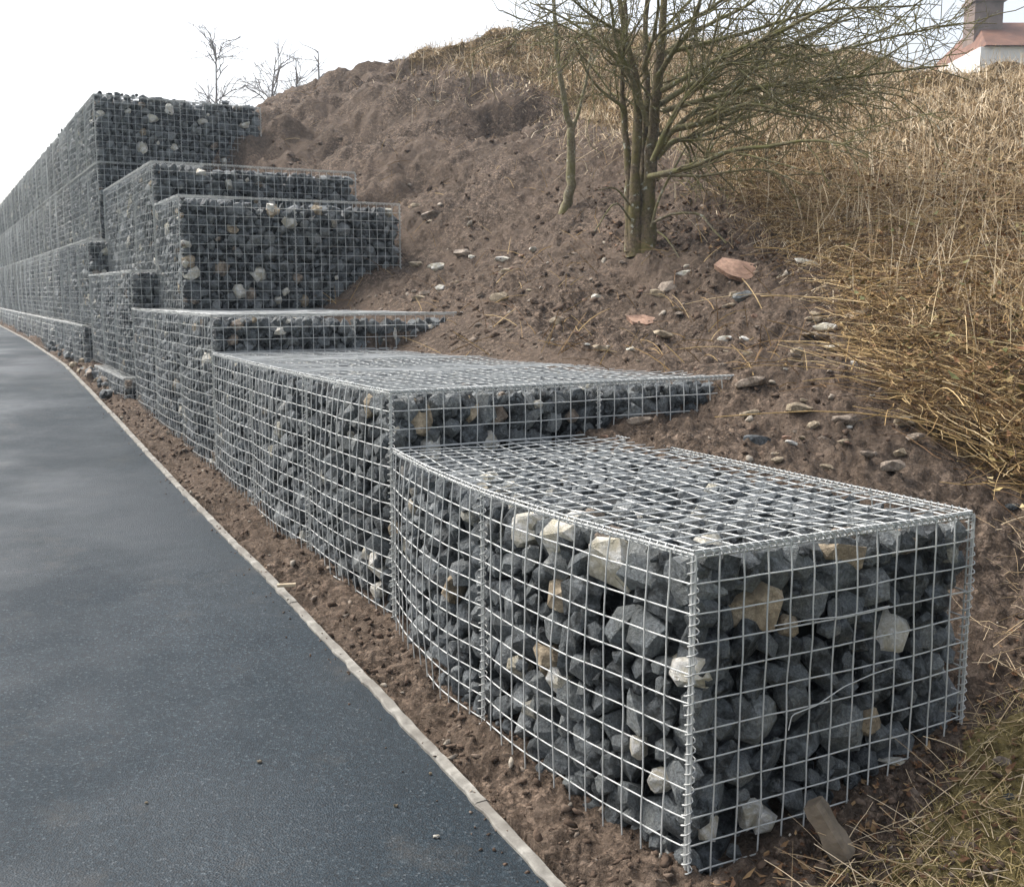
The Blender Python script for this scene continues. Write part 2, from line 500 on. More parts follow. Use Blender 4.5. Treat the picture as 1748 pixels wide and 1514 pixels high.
# ground in front of and beside the near end
CS(0, .0, .0); CS(0, .5, .12); CS(0, 1.0, .26); CS(.35, 1.06, .42); CS(-.5, 0, -.03); CS(-.5, .6, .05); CS(-.5, 1.2, .17); CS(-1.5, 0, -.09); CS(-1.5, 1.5, .05); CS(-3, 0, -.2); CS(-3, 3, .2)
for u, v, Y in [(1095, 425, 8.2), (966, 360, 10.0), (1430, 500, 6.5), (1748, 500, 6.0), (1300, 250, 10.0), (900, 200, 13.0), (700, 200, 13.6),
                (900, 500, 8.0), (1000, 560, 7.0), (1100, 600, 6.2), (1400, 620, 5.4), (1600, 700, 4.7), (1748, 700, 4.9), (1748, 900, 3.9),
                (1748, 1100, 3.2), (1748, 1400, 2.6), (1748, 300, 9.0), (1500, 300, 9.2), (800, 330, 10.8), (640, 330, 11.6), (560, 230, 13.6),
                # the skyline of the bank
                (440, 182, 14.6), (500, 144, 15.6), (560, 122, 16.2), (650, 92, 16.6), (750, 80, 17), (850, 72, 17), (950, 66, 17), (1100, 75, 17),
                (1300, 88, 16.5), (1450, 112, 15.8), (1560, 135, 15), (1650, 134, 14.4), (1748, 126, 13.6)]:
    C(px(u, v, Y))
for x_, y_, z_ in [(-4, 22, 4.2), (0, 24, 4.6), (6, 24, 4.6), (12, 24, 4.6), (14, 14, 5.0), (9, 9, 3.6), (6, 4, 1.6), (-10, 30, 4.3), (0, 45, 4.3), (25, 45, 4.6), (-15, 45, 4.0), (25, 20, 4.8)]:
    C([x_, y_, z_])
ctrl = np.array(ctrl)

def tps_fit(P, lam=.004):
    n = len(P)
    d = np.linalg.norm(P[:, None, :2] - P[None, :, :2], axis=2)
    K = np.where(d > 0, d * d * np.log(d + 1e-9), 0) + lam * np.eye(n)
    A = np.zeros((n + 3, n + 3)); A[:n, :n] = K
    A[:n, n] = 1; A[:n, n + 1:] = P[:, :2]; A[n, :n] = 1; A[n + 1:, :n] = P[:, :2].T
    return np.linalg.solve(A, np.r_[P[:, 2], 0, 0, 0])
TPS = tps_fit(ctrl)
def hill(x, y):
    x = np.asarray(x, float); y = np.asarray(y, float); sh = x.shape
    x = x.ravel(); y = y.ravel(); z = np.empty_like(x)
    for i in range(0, len(x), 20000):
        X = np.stack([x[i:i + 20000], y[i:i + 20000]], 1)
        d = np.linalg.norm(X[:, None] - ctrl[None, :, :2], axis=2)
        z[i:i + 20000] = (d * d * np.log(d + 1e-9)) @ TPS[:-3] + TPS[-3] + X @ TPS[-2:]
    return z.reshape(sh)

def sstep(a, b, x):
    x = np.clip((x - a) / (b - a), 0, 1); return x * x * (3 - 2 * x)

def ground(x, y, detail=True):
    s, t = st(x, y)
    z = hill(x, y)
    gz = g(s)
    # strip between kerb and wall face
    wf = (1 - sstep(.02, .22, t)) * sstep(-.35, -.02, s)
    strip = gz + .035 * sstep(-.25, 0, t) + .01
    z = z * (1 - wf) + strip * wf
    front = (1 - sstep(-.28, -.2, t)) * (1 - sstep(-.4, 0, s))
    z = z * (1 - front) + (gz - .0) * front
    if detail:
        amp = .06 * fbm(x * 2.3, y * 2.3, 3, 3) + .055 * fbm(x * 8, y * 8, 11, 4, .6) + .06 * np.abs(fbm(x * 20, y * 20, 21, 3)) - .015
        wx, wy = x + .05 * fbm(x * 6, y * 6, 61, 2), y + .05 * fbm(x * 6, y * 6, 62, 2)
        lump = sstep(-.25, .2, fbm(x * 1.7, y * 1.7, 63, 3))
        amp = amp + (.05 * clodnoise(wx * 9, wy * 9, 64) + .03 * clodnoise(wx * 21, wy * 21, 67)) * (.35 + .65 * lump) - .035
        far = sstep(9, 14, y)
        amp = amp + far * .07 * clodnoise(wx * 4, wy * 4, 73)
        amp = amp + far * (.28 * fbm(x * .8, y * .8, 5, 3) + .16 * fbm(x * 3, y * 3, 6, 3) - .22 * sstep(.1, .35, fbm(x * .9 + 7, y * 1.6, 33, 2)))
        for ox, oy, hw, dp in ((-1.65, 16.0, 1.1, .5), (.1, 13.6, .9, .32)):
            bb = y - oy + .18 * fbm(x * 2.2, y * .3, 77, 3) - .12 * (x - ox)
            amp = amp - dp * np.exp(-((x - ox) / hw) ** 2) * (1 - sstep(-.1, .02, bb)) * sstep(-1.5, 0, bb)
        k = np.where((t < .3) & (s > -.3), .6, 1.0)
        z = z + amp * k
    z = np.where(t < -.275, gz - .06, z)
    # never through the lids that the photograph shows bare
    for key, tc0, tc1, kk in (("L1", 1.08, .86, .5), ("L2", 1.74, 1.3, .5), ("L3", 1.9, 1.3, .8), ("U1", 1.85, 1.85, 2), ("U2", 1.8, 1.5, 3), ("L4", .5, .5, 1.5)):
        s0, s1, t0, W_, zt, H_ = GAB[key]
        f = np.clip((s - s0) / (s1 - s0), 0, 1)
        tc = t0 + tc0 + (tc1 - tc0) * f
        inside = (s > s0 - .03) & (s < s1 + .03) & (t > t0 + .04)
        lim = zt - .13 + .13 * sstep(tc - .4, tc, t) + np.maximum(0, t - tc) * kk + .4 * sstep(tc + .5, tc + 1.2, t)
        z = np.where(inside, np.minimum(z, lim), z)
    beside = (t > .9) & (t < 1.6) & (s < 1.0)
    z = np.where(beside, np.minimum(z, .24 * t + .72 * np.maximum(s, 0) + .5 * np.maximum(0, t - 1.08)), z)
    inside = (s > -.015) & (s < .7) & (t > .04) & (t < 1.0)
    z = np.where(inside, np.minimum(z, .27 * t - .03 + .3 * np.maximum(0, s - .3)), z)
    inside = (s > SB + .3) & (t > .15) & (t < 2.0)
    z = np.where(inside, np.minimum(z, 3.55), z)
    return z

# vegetation zones, outlined in photo pixels and applied where those sight lines meet the bank
def inpoly(u, v, poly):
    u = np.asarray(u); v = np.asarray(v); r = np.zeros(u.shape, bool)
    n = len(poly)
    for i in range(n):
        x1, y1 = poly[i]; x2, y2 = poly[(i + 1) % n]
        if y1 == y2: continue
        c = ((y1 > v) != (y2 > v)) & (u < (x2 - x1) * (v - y1) / (y2 - y1) + x1)
        r ^= c
    return r
VEG = [(720, 110), (850, 125), (930, 150), (1010, 215), (1190, 240), (1260, 330), (1330, 405), (1425, 480), (1430, 560), (1490, 640), (1560, 730), (1660, 790),
       (1760, 850), (2600, 1000), (2600, -400), (600, -400), (640, 70)]
GRN = [(1500, 1514), (1560, 1440), (1620, 1330), (1690, 1230), (1760, 1180), (2400, 1180), (2400, 2200), (1480, 2200)]
def vegmask(P):
    u, v = proj(P)
    j = 22 * fbm(P[..., 0] * 2, P[..., 1] * 2, 40, 3)
    return inpoly(u + j, v + j, VEG)
def grnmask(P):
    u, v = proj(P)
    j = 40 * fbm(P[..., 0] * 4, P[..., 1] * 4, 44, 3)
    return inpoly(u + j, v + j, GRN)

az = np.radians(np.arange(-52, 46.01, .17))
lr = np.exp(np.arange(math.log(1.5), math.log(46), .0058))
AZ, LR = np.meshgrid(az, lr)
TX = LR * np.sin(AZ); TY = LR * np.cos(AZ)
TZ = ground(TX, TY)
_s, _t = st(TX, TY)
ok = (_t > -.6) & (TY > .9)
idx = -np.ones(TX.shape, int); idx[ok] = np.arange(ok.sum())
TP = np.stack([TX, TY, TZ], -1)
q = np.stack([idx[:-1, :-1], idx[:-1, 1:], idx[1:, 1:], idx[1:, :-1]], -1).reshape(-1, 4)
q = q[(q >= 0).all(1)]
acc = Acc(); acc.add(TP[ok], q)
vm = vegmask(TP)[ok].astype(float); gm = grnmask(TP)[ok].astype(float)
bank = acc.build("hillside", M["soil"], smooth=True, attrs=dict(veg=vm, green=gm))
tag(bank, kind="structure")

# ------------------------------------------------------------------ path, kerb, far ground
acc = Acc()
S_ = np.r_[np.arange(-6, 14, .25), np.arange(14, 58, .5)]
T_ = np.r_[-.312, -.45, -.7, np.arange(-1, -4.01, -.5)]
SS, TT = np.meshgrid(S_, T_, indexing='ij')
XYp = xy(SS, TT)
ZZ = g(SS) + .02 * (TT + .3) * .5
P = np.concatenate([XYp, ZZ[..., None]], -1)
n0, n1 = SS.shape
I = np.arange(n0 * n1).reshape(n0, n1)
acc.add(P.reshape(-1, 3), np.stack([I[:-1, :-1], I[1:, :-1], I[1:, 1:], I[:-1, 1:]], -1).reshape(-1, 4))
tag(acc.build("path", M["asphalt"], smooth=True), kind="structure")

acc = Acc()
T2 = np.r_[-4.0, -4.5, -6, -9, -14, -24]
SS, TT = np.meshgrid(S_, T2, indexing='ij')
P = np.concatenate([xy(SS, TT), (g(SS) + .02 * (TT + .3) * .5 - .004 + .05 * fbm(SS * .7, TT * .7, 5) * (TT < -4.2))[..., None]], -1)
n0, n1 = SS.shape
I = np.arange(n0 * n1).reshape(n0, n1)
acc.add(P.reshape(-1, 3), np.stack([I[:-1, :-1], I[1:, :-1], I[1:, 1:], I[:-1, 1:]], -1).reshape(-1, 4))
tag(acc.build("grass_verge", M["turf"], smooth=True), kind="structure")

acc = Acc()
an = np.linspace(0, 2 * np.pi, 65)[:-1]
acc.add(np.r_[[[0, 0, -1.2]], np.stack([900 * np.cos(an), 900 * np.sin(an), np.full(64, -1.2)], 1)], None, [[0, 1 + i, 1 + (i + 1) % 64] for i in range(64)])
tag(acc.build("ground", M["turf"]), kind="structure")

kerb = empty("kerb", (*xy(0, -.3), 0)); tag(kerb, kind="structure")
s_ = -4.0
while s_ < 46:
    L = .914
    a_ = Acc()
    n_ = 24
    ks = np.linspace(s_ + .0012, s_ + L - .0012, n_)
    off = .004 * fbm(ks * 2, ks * 0, 8, 2) + rng.normal(0, .002)
    dz = rng.normal(0, .002)
    rows = []
    for tt, zz in ((-.316, -.15), (-.316, .008), (-.311, .013), (-.283, .014), (-.278, .008), (-.278, -.15)):
        edge = (.009 if tt < -.3 else .004) * fbm(ks * 26 + tt * 50, ks * 0 + 3, 12, 3)
        q_ = xy(ks, tt + off + edge)
        rows.append(np.concatenate([q_, (g(ks) + zz + dz + .003 * fbm(ks * 20, ks * 0 + tt, 19, 2))[:, None]], 1))
    V = np.stack(rows, 1)
    I = np.arange(n_ * 6).reshape(n_, 6)
    qd = np.stack([I[:-1, :-1], I[1:, :-1], I[1:, 1:], I[:-1, 1:]], -1).reshape(-1, 4)
    a_.add(V.reshape(-1, 3), np.r_[qd, [[0, 1, 4, 5], [1, 2, 3, 4], [(n_ - 1) * 6 + 5, (n_ - 1) * 6 + 4, (n_ - 1) * 6 + 1, (n_ - 1) * 6], [(n_ - 1) * 6 + 4, (n_ - 1) * 6 + 3, (n_ - 1) * 6 + 2, (n_ - 1) * 6 + 1]]])
    a_.build("kerb_stone", M["concrete"], kerb, origin=(*xy(s_, -.3), float(g(s_))))
    s_ += L

# ------------------------------------------------------------------ gabions
def darts(U, V, rlist):
    """pack circles, large first"""
    pts = np.zeros((0, 2)); rs = np.zeros(0)
    area = U * V
    for r_, cover, tries in rlist:
        want = int(area * cover / (math.pi * r_ * r_)); got = 0; k = 0
        while got < want and k < want * tries:
            k += 1
            rr = r_ * random.uniform(.86, 1.14)
            p = np.array([random.uniform(.02, U - .02), random.uniform(.02, V - .02)])
            if len(pts):
                d = np.hypot(*(pts - p).T)
                if (d < (rs + rr) * .86).any(): continue
            pts = np.vstack([pts, p]); rs = np.r_[rs, rr]; got += 1
    return pts, rs
RL = [(.064, .14, 8), (.048, .24, 10), (.037, .26, 10), (.027, .18, 8), (.019, .09, 6)]
TILE = [darts(3.05, .99, RL) for _ in range(3)]
LABELS = {}
SPEC = {'pale': [(1040, 935, 1.5), (915, 885, 1.2), (965, 888, 1.2), (1575, 900, 1.), (1225, 1415, .8), (1297, 1400, .7), (1325, 1412, .9), (1118, 1337, .7), (975, 1160, .9), (745, 770, 1.1), (1000, 865, 1), (860, 800, .8), (1220, 905, .9),
                 (960, 665, 1.2), (330, 467, 1.5), (497, 380, 1.1), (413, 497, 1.2), (480, 512, .9), (490, 498, .8), (465, 350, .9), (345, 290, 1.2), (395, 315, 1), (560, 290, 1), (245, 252, 1.5), (347, 207, 1), (420, 212, 1.2), (290, 182, 1.2), (480, 567, .8), (740, 565, .8)],
        'tan': [(1315, 1045, 1.55), (1465, 965, 1.35), (725, 693, 1.4), (322, 446, 1.1), (468, 356, 1.2), (810, 680, 1), (620, 680, 1), (970, 1010, 1.4), (960, 1125, 1.2), (400, 390, 1), (1500, 1240, 1), (545, 350, 1), (800, 1000, 1)],
        'grey': [(1130, 1030, 1.6), (1320, 1235, 1.5), (1085, 985, 1.3), (1345, 975, 1.3), (1580, 990, 1.3), (1640, 1000, 1.3), (1100, 1085, 1.2)]}

class Panel:
    """a welded mesh panel: a grid of wires on a gently bulging surface"""
    def __init__(s, O, U, V, N, lu, lv, bulge, cells, seed, sag=0.):
        s.O, s.U, s.V, s.N, s.lu, s.lv = map(np.asarray, (O, U, V, N, lu, lv))
        s.bow, s.slide = 0., 0.
        s.b, s.seed, s.nc, s.sag = bulge, seed, max(1, int(round(lu))) if cells is None else cells, sag
        rs = np.random.default_rng(seed); s.B = rs.uniform(.55, 1.25, s.nc + 1) * bulge
    def off(s, u, v):
        c = np.clip(u / s.lu * s.nc, 0, s.nc - 1e-6); i = c.astype(int); f = c - i
        sh = (np.sin(np.pi * f).clip(0) ** .7) * (np.sin(np.pi * np.clip(v / s.lv, 0, 1)).clip(0) ** .7)
        e = np.minimum(1, np.minimum(v, s.lv - v) / .08).clip(0) * np.minimum(1, np.minimum(u, s.lu - u) / .08).clip(0)
        return s.bow * np.sin(np.pi * np.clip(u / s.lu, 0, 1)) + s.B[i] * sh + e * .011 * fbm(u * 4 + s.seed, v * 5, s.seed, 2) - s.sag * sh
    def at(s, u, v, n=0.):
        u = np.asarray(u, float); v = np.asarray(v, float)
        o = s.off(u, v) + n
        sl = -s.slide * np.sin(np.pi * np.clip(u / s.lu, 0, 1)) * (1 - v / s.lv)
        return s.O + u[..., None] * s.U + (v + sl)[..., None] * s.V + o[..., None] * s.N
    def wires(s, lod, skip=()):
        a = Acc(); r = .0024; sides = (6, 4, 3)[lod]; sub = (3, 2, 1)[lod]
        nu = max(1, round(float(s.lu) / CELL)); nv = max(1, round(float(s.lv) / CELL))
        uu = np.linspace(0, s.lu, nu + 1); vv = np.linspace(0, s.lv, nv + 1)
        fu = np.linspace(0, s.lu, max(2, (nu * sub if lod < 2 else nu // 2) + 1)); fv = np.linspace(0, s.lv, max(2, (nv * sub if lod < 2 else nv // 2) + 1))
        jit = np.random.default_rng(s.seed + 5)
        A, B_ = np.meshgrid(vv, fu, indexing='ij')
        wob = .0022 * fbm(B_ * 9, A * 31, s.seed + 3, 2)
        a.strands(s.at(B_, A + wob, -.0015), r, sides)
        A, B_ = np.meshgrid(uu, fv, indexing='ij')
        wob = .0022 * fbm(A * 31, B_ * 9, s.seed + 7, 2)
        a.strands(s.at(A + wob, B_, .0035), r, sides)
        return a

def spiral(p0, p1, rad=.0105, pitch=.026, wire=.0019, steps=8, sides=4, path=None):
    p0, p1 = np.asarray(p0, float), np.asarray(p1, float)
    L = np.linalg.norm(p1 - p0); n = max(8, int(L / pitch * steps))
    f = np.linspace(0, 1, n)
    T = (p1 - p0) / L
    ref = np.array([0, 0, 1.]) if abs(T[2]) < .8 else np.array([1., 0, 0])
    a_ = np.cross(T, ref); a_ /= np.linalg.norm(a_); b_ = np.cross(T, a_)
    th = f * L / pitch * 2 * np.pi + .5 * np.sin(f * 9)
    P = p0 + f[:, None] * (p1 - p0) + rad * (np.cos(th)[:, None] * a_ + np.sin(th)[:, None] * b_)
    P = P + .004 * np.stack([np.sin(f * 17), np.cos(f * 13), 0 * f], 1)
    A = Acc(); A.strands(P, wire, sides)
    return A

def gabion(name, key, spec, label, group, lod, end=None, lid_t=.3, side_h=None, seed=1, bulge=.035, single=300, layers=2, end_z0=None, bow=0., heap=0.):
    s0, s1, t0, W_, zt, H_ = spec
    d = DV if s0 < SB - .01 else DV2; r_ = RV if s0 < SB - .01 else RV2
    D3, R3, Z3 = np.array([*d, 0]), np.array([*r_, 0]), np.array([0, 0, 1.])
    o3 = np.array([*xy(s0, t0), zt - H_]); L = s1 - s0
    root = empty(name, o3)
    tag(root, label, "gabion", group)
    panels = []
    side = Panel(o3, D3, Z3, -R3, L, H_, bulge, None, seed)
    panels.append(("side_panel", side, L, H_))
    if end:
        ta, tb = end; z0 = 0 if end_z0 is None else end_z0 - (zt - H_)
        ep = Panel(o3 + R3 * ta + Z3 * z0, R3, Z3, -D3, tb - ta, H_ - z0, bulge * .55, None, seed + 1)
        panels.append(("end_panel", ep, tb - ta, H_ - z0))
    lid = Panel(o3 + Z3 * H_, D3, R3, Z3, L, W_ if lid_t > .5 else lid_t + .1, .012, None, seed + 2, sag=.02)
    panels.append(("lid", lid, L, float(lid.lv)))
    side.bow = lid.slide = bow
    if key == "L1": panels.append(("back_panel", Panel(o3 + R3 * W_, D3, Z3, R3, L, H_, .01, None, seed + 3), 1.1, H_))
    # --- wires
    for nm, p, lu, lv in panels:
        p.wires(lod).build(nm, M["wire"], root, origin=o3, smooth=lod == 0)
    if lod < 2:
        st_ = (8, 5)[lod]; sd = (4, 3)[lod]; pit = (.026, .034)[lod]
        lines = []
        nc = side.nc
        for i in range(0, nc + 1):
            u = L * i / nc
            lines.append(("spiral_binder", side.at(np.array(u), np.array(0.)), side.at(np.array(u), np.array(float(H_))), .011))
        for i in range(2 * nc):
            lines.append(("lid_binder", lid.at(np.array(L * i / nc / 2), np.array(0.)), lid.at(np.array(L * (i + 1) / nc / 2), np.array(0.)), .0095))
        if end:
            lines.append(("lid_binder", lid.at(np.array(0.), np.array(0.)), o3 + Z3 * H_ + R3 * (tb), .009))
            if tb >= .9:
                for t_ in np.arange(1, tb + .01, 1.0):
                    lines.append(("spiral_binder", ep.at(np.array(t_ - ta), np.array(0.)), ep.at(np.array(t_ - ta), np.array(float(ep.lv))), .011))
        if key == "L1":
            lines.append(("lid_binder", lid.at(np.array(0.), np.array(1.0)), lid.at(np.array(L), np.array(1.0)), .011))
        for nm, p0, p1, rr in lines:
            sp = spiral(p0, p1, rr * 1.15, pit, .0021, st_, sd)
            # the two selvedge wires the coil runs round
            T = (p1 - p0) / np.linalg.norm(p1 - p0)
            sidev = (np.cross(T, -R3) if abs(T[2]) > .8 else Z3) * .0
            k = D3 if abs(T[2]) > .8 else Z3
            for sg in (-1, 1):
                sp.strands(np.linspace(p0 + k * .009 * sg, p1 + k * .009 * sg, 6), .0026, sd)
            sp.build(nm, M["wire"], root, origin=o3, smooth=True)
    # --- stones
    outer = []
    fill = Acc()
    low = lod == 2
    shapes = LOW if low else HULLS
    for nm, p, lu, lv in panels:
        if nm == "lid": lv = min(lv, lid_t)
        if low:
            pts, rs = TILE[random.randrange(3)]
            if random.random() < .5: pts = np.stack([3.05 - pts[:, 0], pts[:, 1]], 1)
            keep = (pts[:, 0] < lu) & (pts[:, 1] < lv); pts, rs = pts[keep], rs[keep]
        else:
            pts, rs = darts(lu, lv, RL)
        n = len(rs)
        if not n: continue
        E = rng.uniform(0, 2 * np.pi, (n, 3)); var = rng.integers(0, len(shapes), n)
        # stones lie roughly flat against the cage
        rad = rs * 1.12
        cu, cv = np.clip(pts[:, 0], 0, lu), np.clip(pts[:, 1], 0, lv)
        kset = np.array([None] * n); drop = np.zeros(n, bool)
        if not low:                             # the conspicuous stones of the photograph, at their places
            eye = np.array([0, 0, HC])
            for kd_, lst in SPEC.items():
                for (su, sv, sc) in lst:
                    dr = px(su, sv, 1.0) - eye; dn = dr @ p.N
                    if dn > -.05: continue
                    hp = eye + dr * ((p.O - eye) @ p.N / dn) - p.O
                    hu, hv = hp @ p.U, hp @ p.V
                    if not (.03 < hu < lu - .03 and .03 < hv < lv - .03): continue
                    j = int(np.argmin(np.hypot(cu - hu, cv - hv) + 1e6 * (kset != None)))
                    cu[j], cv[j] = hu, hv; rad[j] = .05 * sc; kset[j] = kd_
            for j in np.where(kset != None)[0]:
                dd = np.hypot(cu - cu[j], cv - cv[j])
                drop |= (dd < rad[j] * .95 + rad * .35) & (kset == None)
        Rm = eul_mats(E)
        N = p.N
        VV = [(shapes[var[i]][0] @ Rm[i].T) * rad[i] for i in range(n)]
        ext = np.array([(v_ @ N).max() for v_ in VV])
        hp_ = heap if nm == 'lid' else 0.
        gap = -hp_ * rng.random(n) + np.where(kset != None, .003, rng.uniform(.004, .024, n))
        o_c = p.off(cu, cv)
        o_m = np.min([p.off(np.clip(cu + a1 * rad, 0, lu), np.clip(cv + a2 * rad, 0, lv)) for a1, a2 in ((1, 0), (-1, 0), (0, 1), (0, -1), (.7, .7), (-.7, .7), (.7, -.7), (-.7, -.7))], 0)
        pos = p.at(cu, cv, np.minimum(0, o_m - o_c) - ext - gap)
        for i in range(n):                      # keep every stone inside the cage
            rel = pos[i] - o3
            lo_s, hi_s, lo_t, hi_z = (VV[i] @ D3).min(), (VV[i] @ D3).max(), (VV[i] @ R3).min(), (VV[i] @ Z3).max()
            if end and rel @ D3 + lo_s < .006: pos[i] += D3 * (.006 - (rel @ D3 + lo_s))
            if rel @ D3 + hi_s > L - .004: pos[i] -= D3 * (rel @ D3 + hi_s - L + .004)
            if nm != "side_panel" and rel @ R3 + lo_t < .006: pos[i] += R3 * (.006 - (rel @ R3 + lo_t))
            if nm != "lid" and rel @ Z3 + hi_z > H_ - .028: pos[i] -= Z3 * (rel @ Z3 + hi_z - H_ + .028)
        for i in range(n):
            if not drop[i]: outer.append((pos[i], rad[i], E[i], var[i], kset[i]))
        if layers > 1:
            sp = .105
            nu, nv = max(1, int(lu / sp)), max(1, int(lv / sp))
            gu, gv = np.meshgrid((np.arange(nu) + .5) / nu * lu, (np.arange(nv) + .5) / nv * lv)
            gu = gu.ravel() + rng.normal(0, .02, gu.size); gv = gv.ravel() + rng.normal(0, .02, gv.size)
            n2 = len(gu)
            mu, mv = min(.11, lu / 2), min(.11, lv / 2)
            add_stones(fill, p.at(gu.clip(mu, lu - (.045 if nm == 'end_panel' else mu)), gv.clip(mv, lv - mv), np.minimum(0, -p.off(gu.clip(0, lu), gv.clip(0, lv))) - rng.uniform(.13, .165, n2)), rng.uniform(.055, .075, n2), rng.uniform(0, 6.28, (n2, 3)), rng.integers(0, len(LOW), n2), LOW, rng.random(n2) * .22)  # second layer kept to the darkest tones, painting shade between the stones
    P = np.array([o[0] for o in outer])
    dist = np.linalg.norm(P - np.array([0, 0, HC]), axis=1) - 50. * np.array([o_[4] is not None for o_ in outer])
    ns = 0
    order = np.argsort(dist)
    ui, vi = proj(P)
    if not low:
        rk = rng.random(len(outer))
    rest = []
    for c, j in enumerate(order):
        if low or ns >= single:
            rest.append(j); continue
        pos, rad, E, var, nm = outer[j]
        kd = nm or ('pale' if rk[j] < .026 else 'tan' if rk[j] < .04 else 'brown' if rk[j] < .06 else 'grey')
        o = bpy.data.objects.new("stone", STONE_ME[kd][var])
        rr = rad
        o.location = pos - o3; o.rotation_euler = E; o.scale = (rr, rr, rr)
        link(o, root); ns += 1
    if rest:
        rest = np.array(rest)
        add_stones(fill, P[rest], np.array([outer[j][1] for j in rest]), np.array([outer[j][2] for j in rest]), np.array([outer[j][3] for j in rest]), shapes, rng.random(len(rest)))
    tag(fill.build("stone_fill", M["stone_fill"], root, origin=o3), kind="stuff")
    # --- inner mass behind the visible stones, painted near-black as gap shade
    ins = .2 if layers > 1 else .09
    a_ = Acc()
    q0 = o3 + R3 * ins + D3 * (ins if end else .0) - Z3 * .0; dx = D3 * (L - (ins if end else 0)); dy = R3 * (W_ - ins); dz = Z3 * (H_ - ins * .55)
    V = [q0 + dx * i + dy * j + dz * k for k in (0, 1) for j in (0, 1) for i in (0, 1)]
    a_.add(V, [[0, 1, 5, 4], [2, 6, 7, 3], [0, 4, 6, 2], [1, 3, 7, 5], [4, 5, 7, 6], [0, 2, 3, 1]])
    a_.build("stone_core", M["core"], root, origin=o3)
    return root

gabion("gabion", "L1", GAB["L1"], "lowest gabion basket at the end of the wall, its whole square end face bare", "gabion baskets of the retaining wall", 0, end=(0, 1.0), lid_t=1.0, seed=11, bulge=.035, bow=.085)
L1_root = bpy.data.objects["gabion"]
eye = np.array([0, 0, HC]); N_ = np.array([-DV[0], -DV[1], 0]); O_ = np.array([*xy(-.022, 0), 0.])
for ties in ([(1346, 1246), (1352, 1220), (1395, 1203), (1440, 1172), (1490, 1150), (1526, 1138)], [(1322, 1068), (1380, 1058), (1440, 1052), (1518, 1034)]):
    P = []
    for u_, v_ in ties:
        dr = px(u_, v_, 1.0) - eye
        P.append(eye + dr * ((O_ - eye) @ N_ / (dr @ N_)))
    a_ = Acc(); f_ = np.linspace(0, len(P) - 1, 24)
    a_.strands(np.stack([np.interp(f_, np.arange(len(P)), np.array(P)[:, k]) for k in range(3)], 1), .0018, 5)
    a_.build("tie_wire", M["wire"], L1_root, origin=tuple(L1_root.location), smooth=True)
gabion("gabion", "L2", GAB["L2"], "long low gabion one shallow step above the lowest basket, broad mesh lid half bare", "gabion baskets of the retaining wall", 0, end=(0, 2.0), end_z0=.80, lid_t=1.72, seed=23, bulge=.032, bow=.03)
gabion("gabion", "L3", GAB["L3"], "third basket of the bottom row, carrying the first upper gabion on its lid", "gabion baskets of the retaining wall", 1, end=(0, 2.0), end_z0=1.03, lid_t=.9, seed=37, bulge=.04)
gabion("gabion", "L4", GAB["L4"], "fourth basket of the bottom row, bulging over a low footing basket beside the path", "gabion baskets of the retaining wall", 1, end=(0, .34), lid_t=.3, seed=41, bulge=.05)
gabion("gabion", "U1", GAB["U1"], "tall upper gabion with large bare end face and bright cream stone near its edge", "gabion baskets of the retaining wall", 1, end=(0, 2.0), lid_t=.4, seed=53, bulge=.03)
gabion("gabion", "U2", GAB["U2"], "upper gabion showing only a low strip of end face above the tall one", "gabion baskets of the retaining wall", 1, end=(0, 2.0), end_z0=2.25, lid_t=.4, seed=67, bulge=.03)
NF = 7
nth = ["first", "second", "third", "fourth", "fifth", "sixth", "seventh"]
for i in range(NF):
    a_, b_ = SB + 3.05 * i, SB + 3.05 * (i + 1) - .02
    lod = 1 if i == 0 else 2
    gabion("gabion", "far", (a_, b_, .0, 2.0, 2.12, .99), f"bottom course gabion of the highest wall stretch, {nth[i]} from its stepped end", "gabion baskets of the retaining wall", lod, end=(0, .3) if i == 0 else None, lid_t=.25, seed=100 + i, bulge=.03, layers=2 if i == 0 else 1, single=200)
    a5 = a_ + (.33 if i == 0 else 0)
    gabion("gabion", "far", (a5, b_, .2, 2.0, 3.05, .925), f"middle course gabion of the highest wall stretch, {nth[i]} from its stepped end", "gabion baskets of the retaining wall", lod, end=(0, 2.0) if i == 0 else None, end_z0=2.6, lid_t=.12, seed=120 + i, bulge=.03, layers=2 if i == 0 else 1, single=200)
    gabion("gabion", "far", (a5, b_, .2, 2.0, 3.83, .77), f"topmost course gabion of the highest wall stretch, {nth[i]} from its stepped end", "gabion baskets of the retaining wall", lod, end=(0, 2.0) if i == 0 else None, lid_t=1.95 if i == 0 else .3, heap=.08, seed=140 + i, bulge=.03, layers=2 if i == 0 else 1)
    gabion("footing_basket", "foot", (a_ + (.05 if i == 0 else 0), b_, -.1, .7, 1.11, .53), f"shallow footing basket under the highest wall stretch, {nth[i]} from its stepped end", "footing baskets along the wall foot", lod, end=(0, .5) if i == 0 else None, lid_t=.25, seed=160 + i, bulge=.05, layers=1, single=120)
gabion("footing_basket", "foot", (8.42, 10.5, -.1, .7, .70, .46), "short footing basket poking out under the fourth bottom gabion", "footing baskets along the wall foot", 1, end=(0, .5), lid_t=.2, seed=171, bulge=.05, layers=1, single=120)

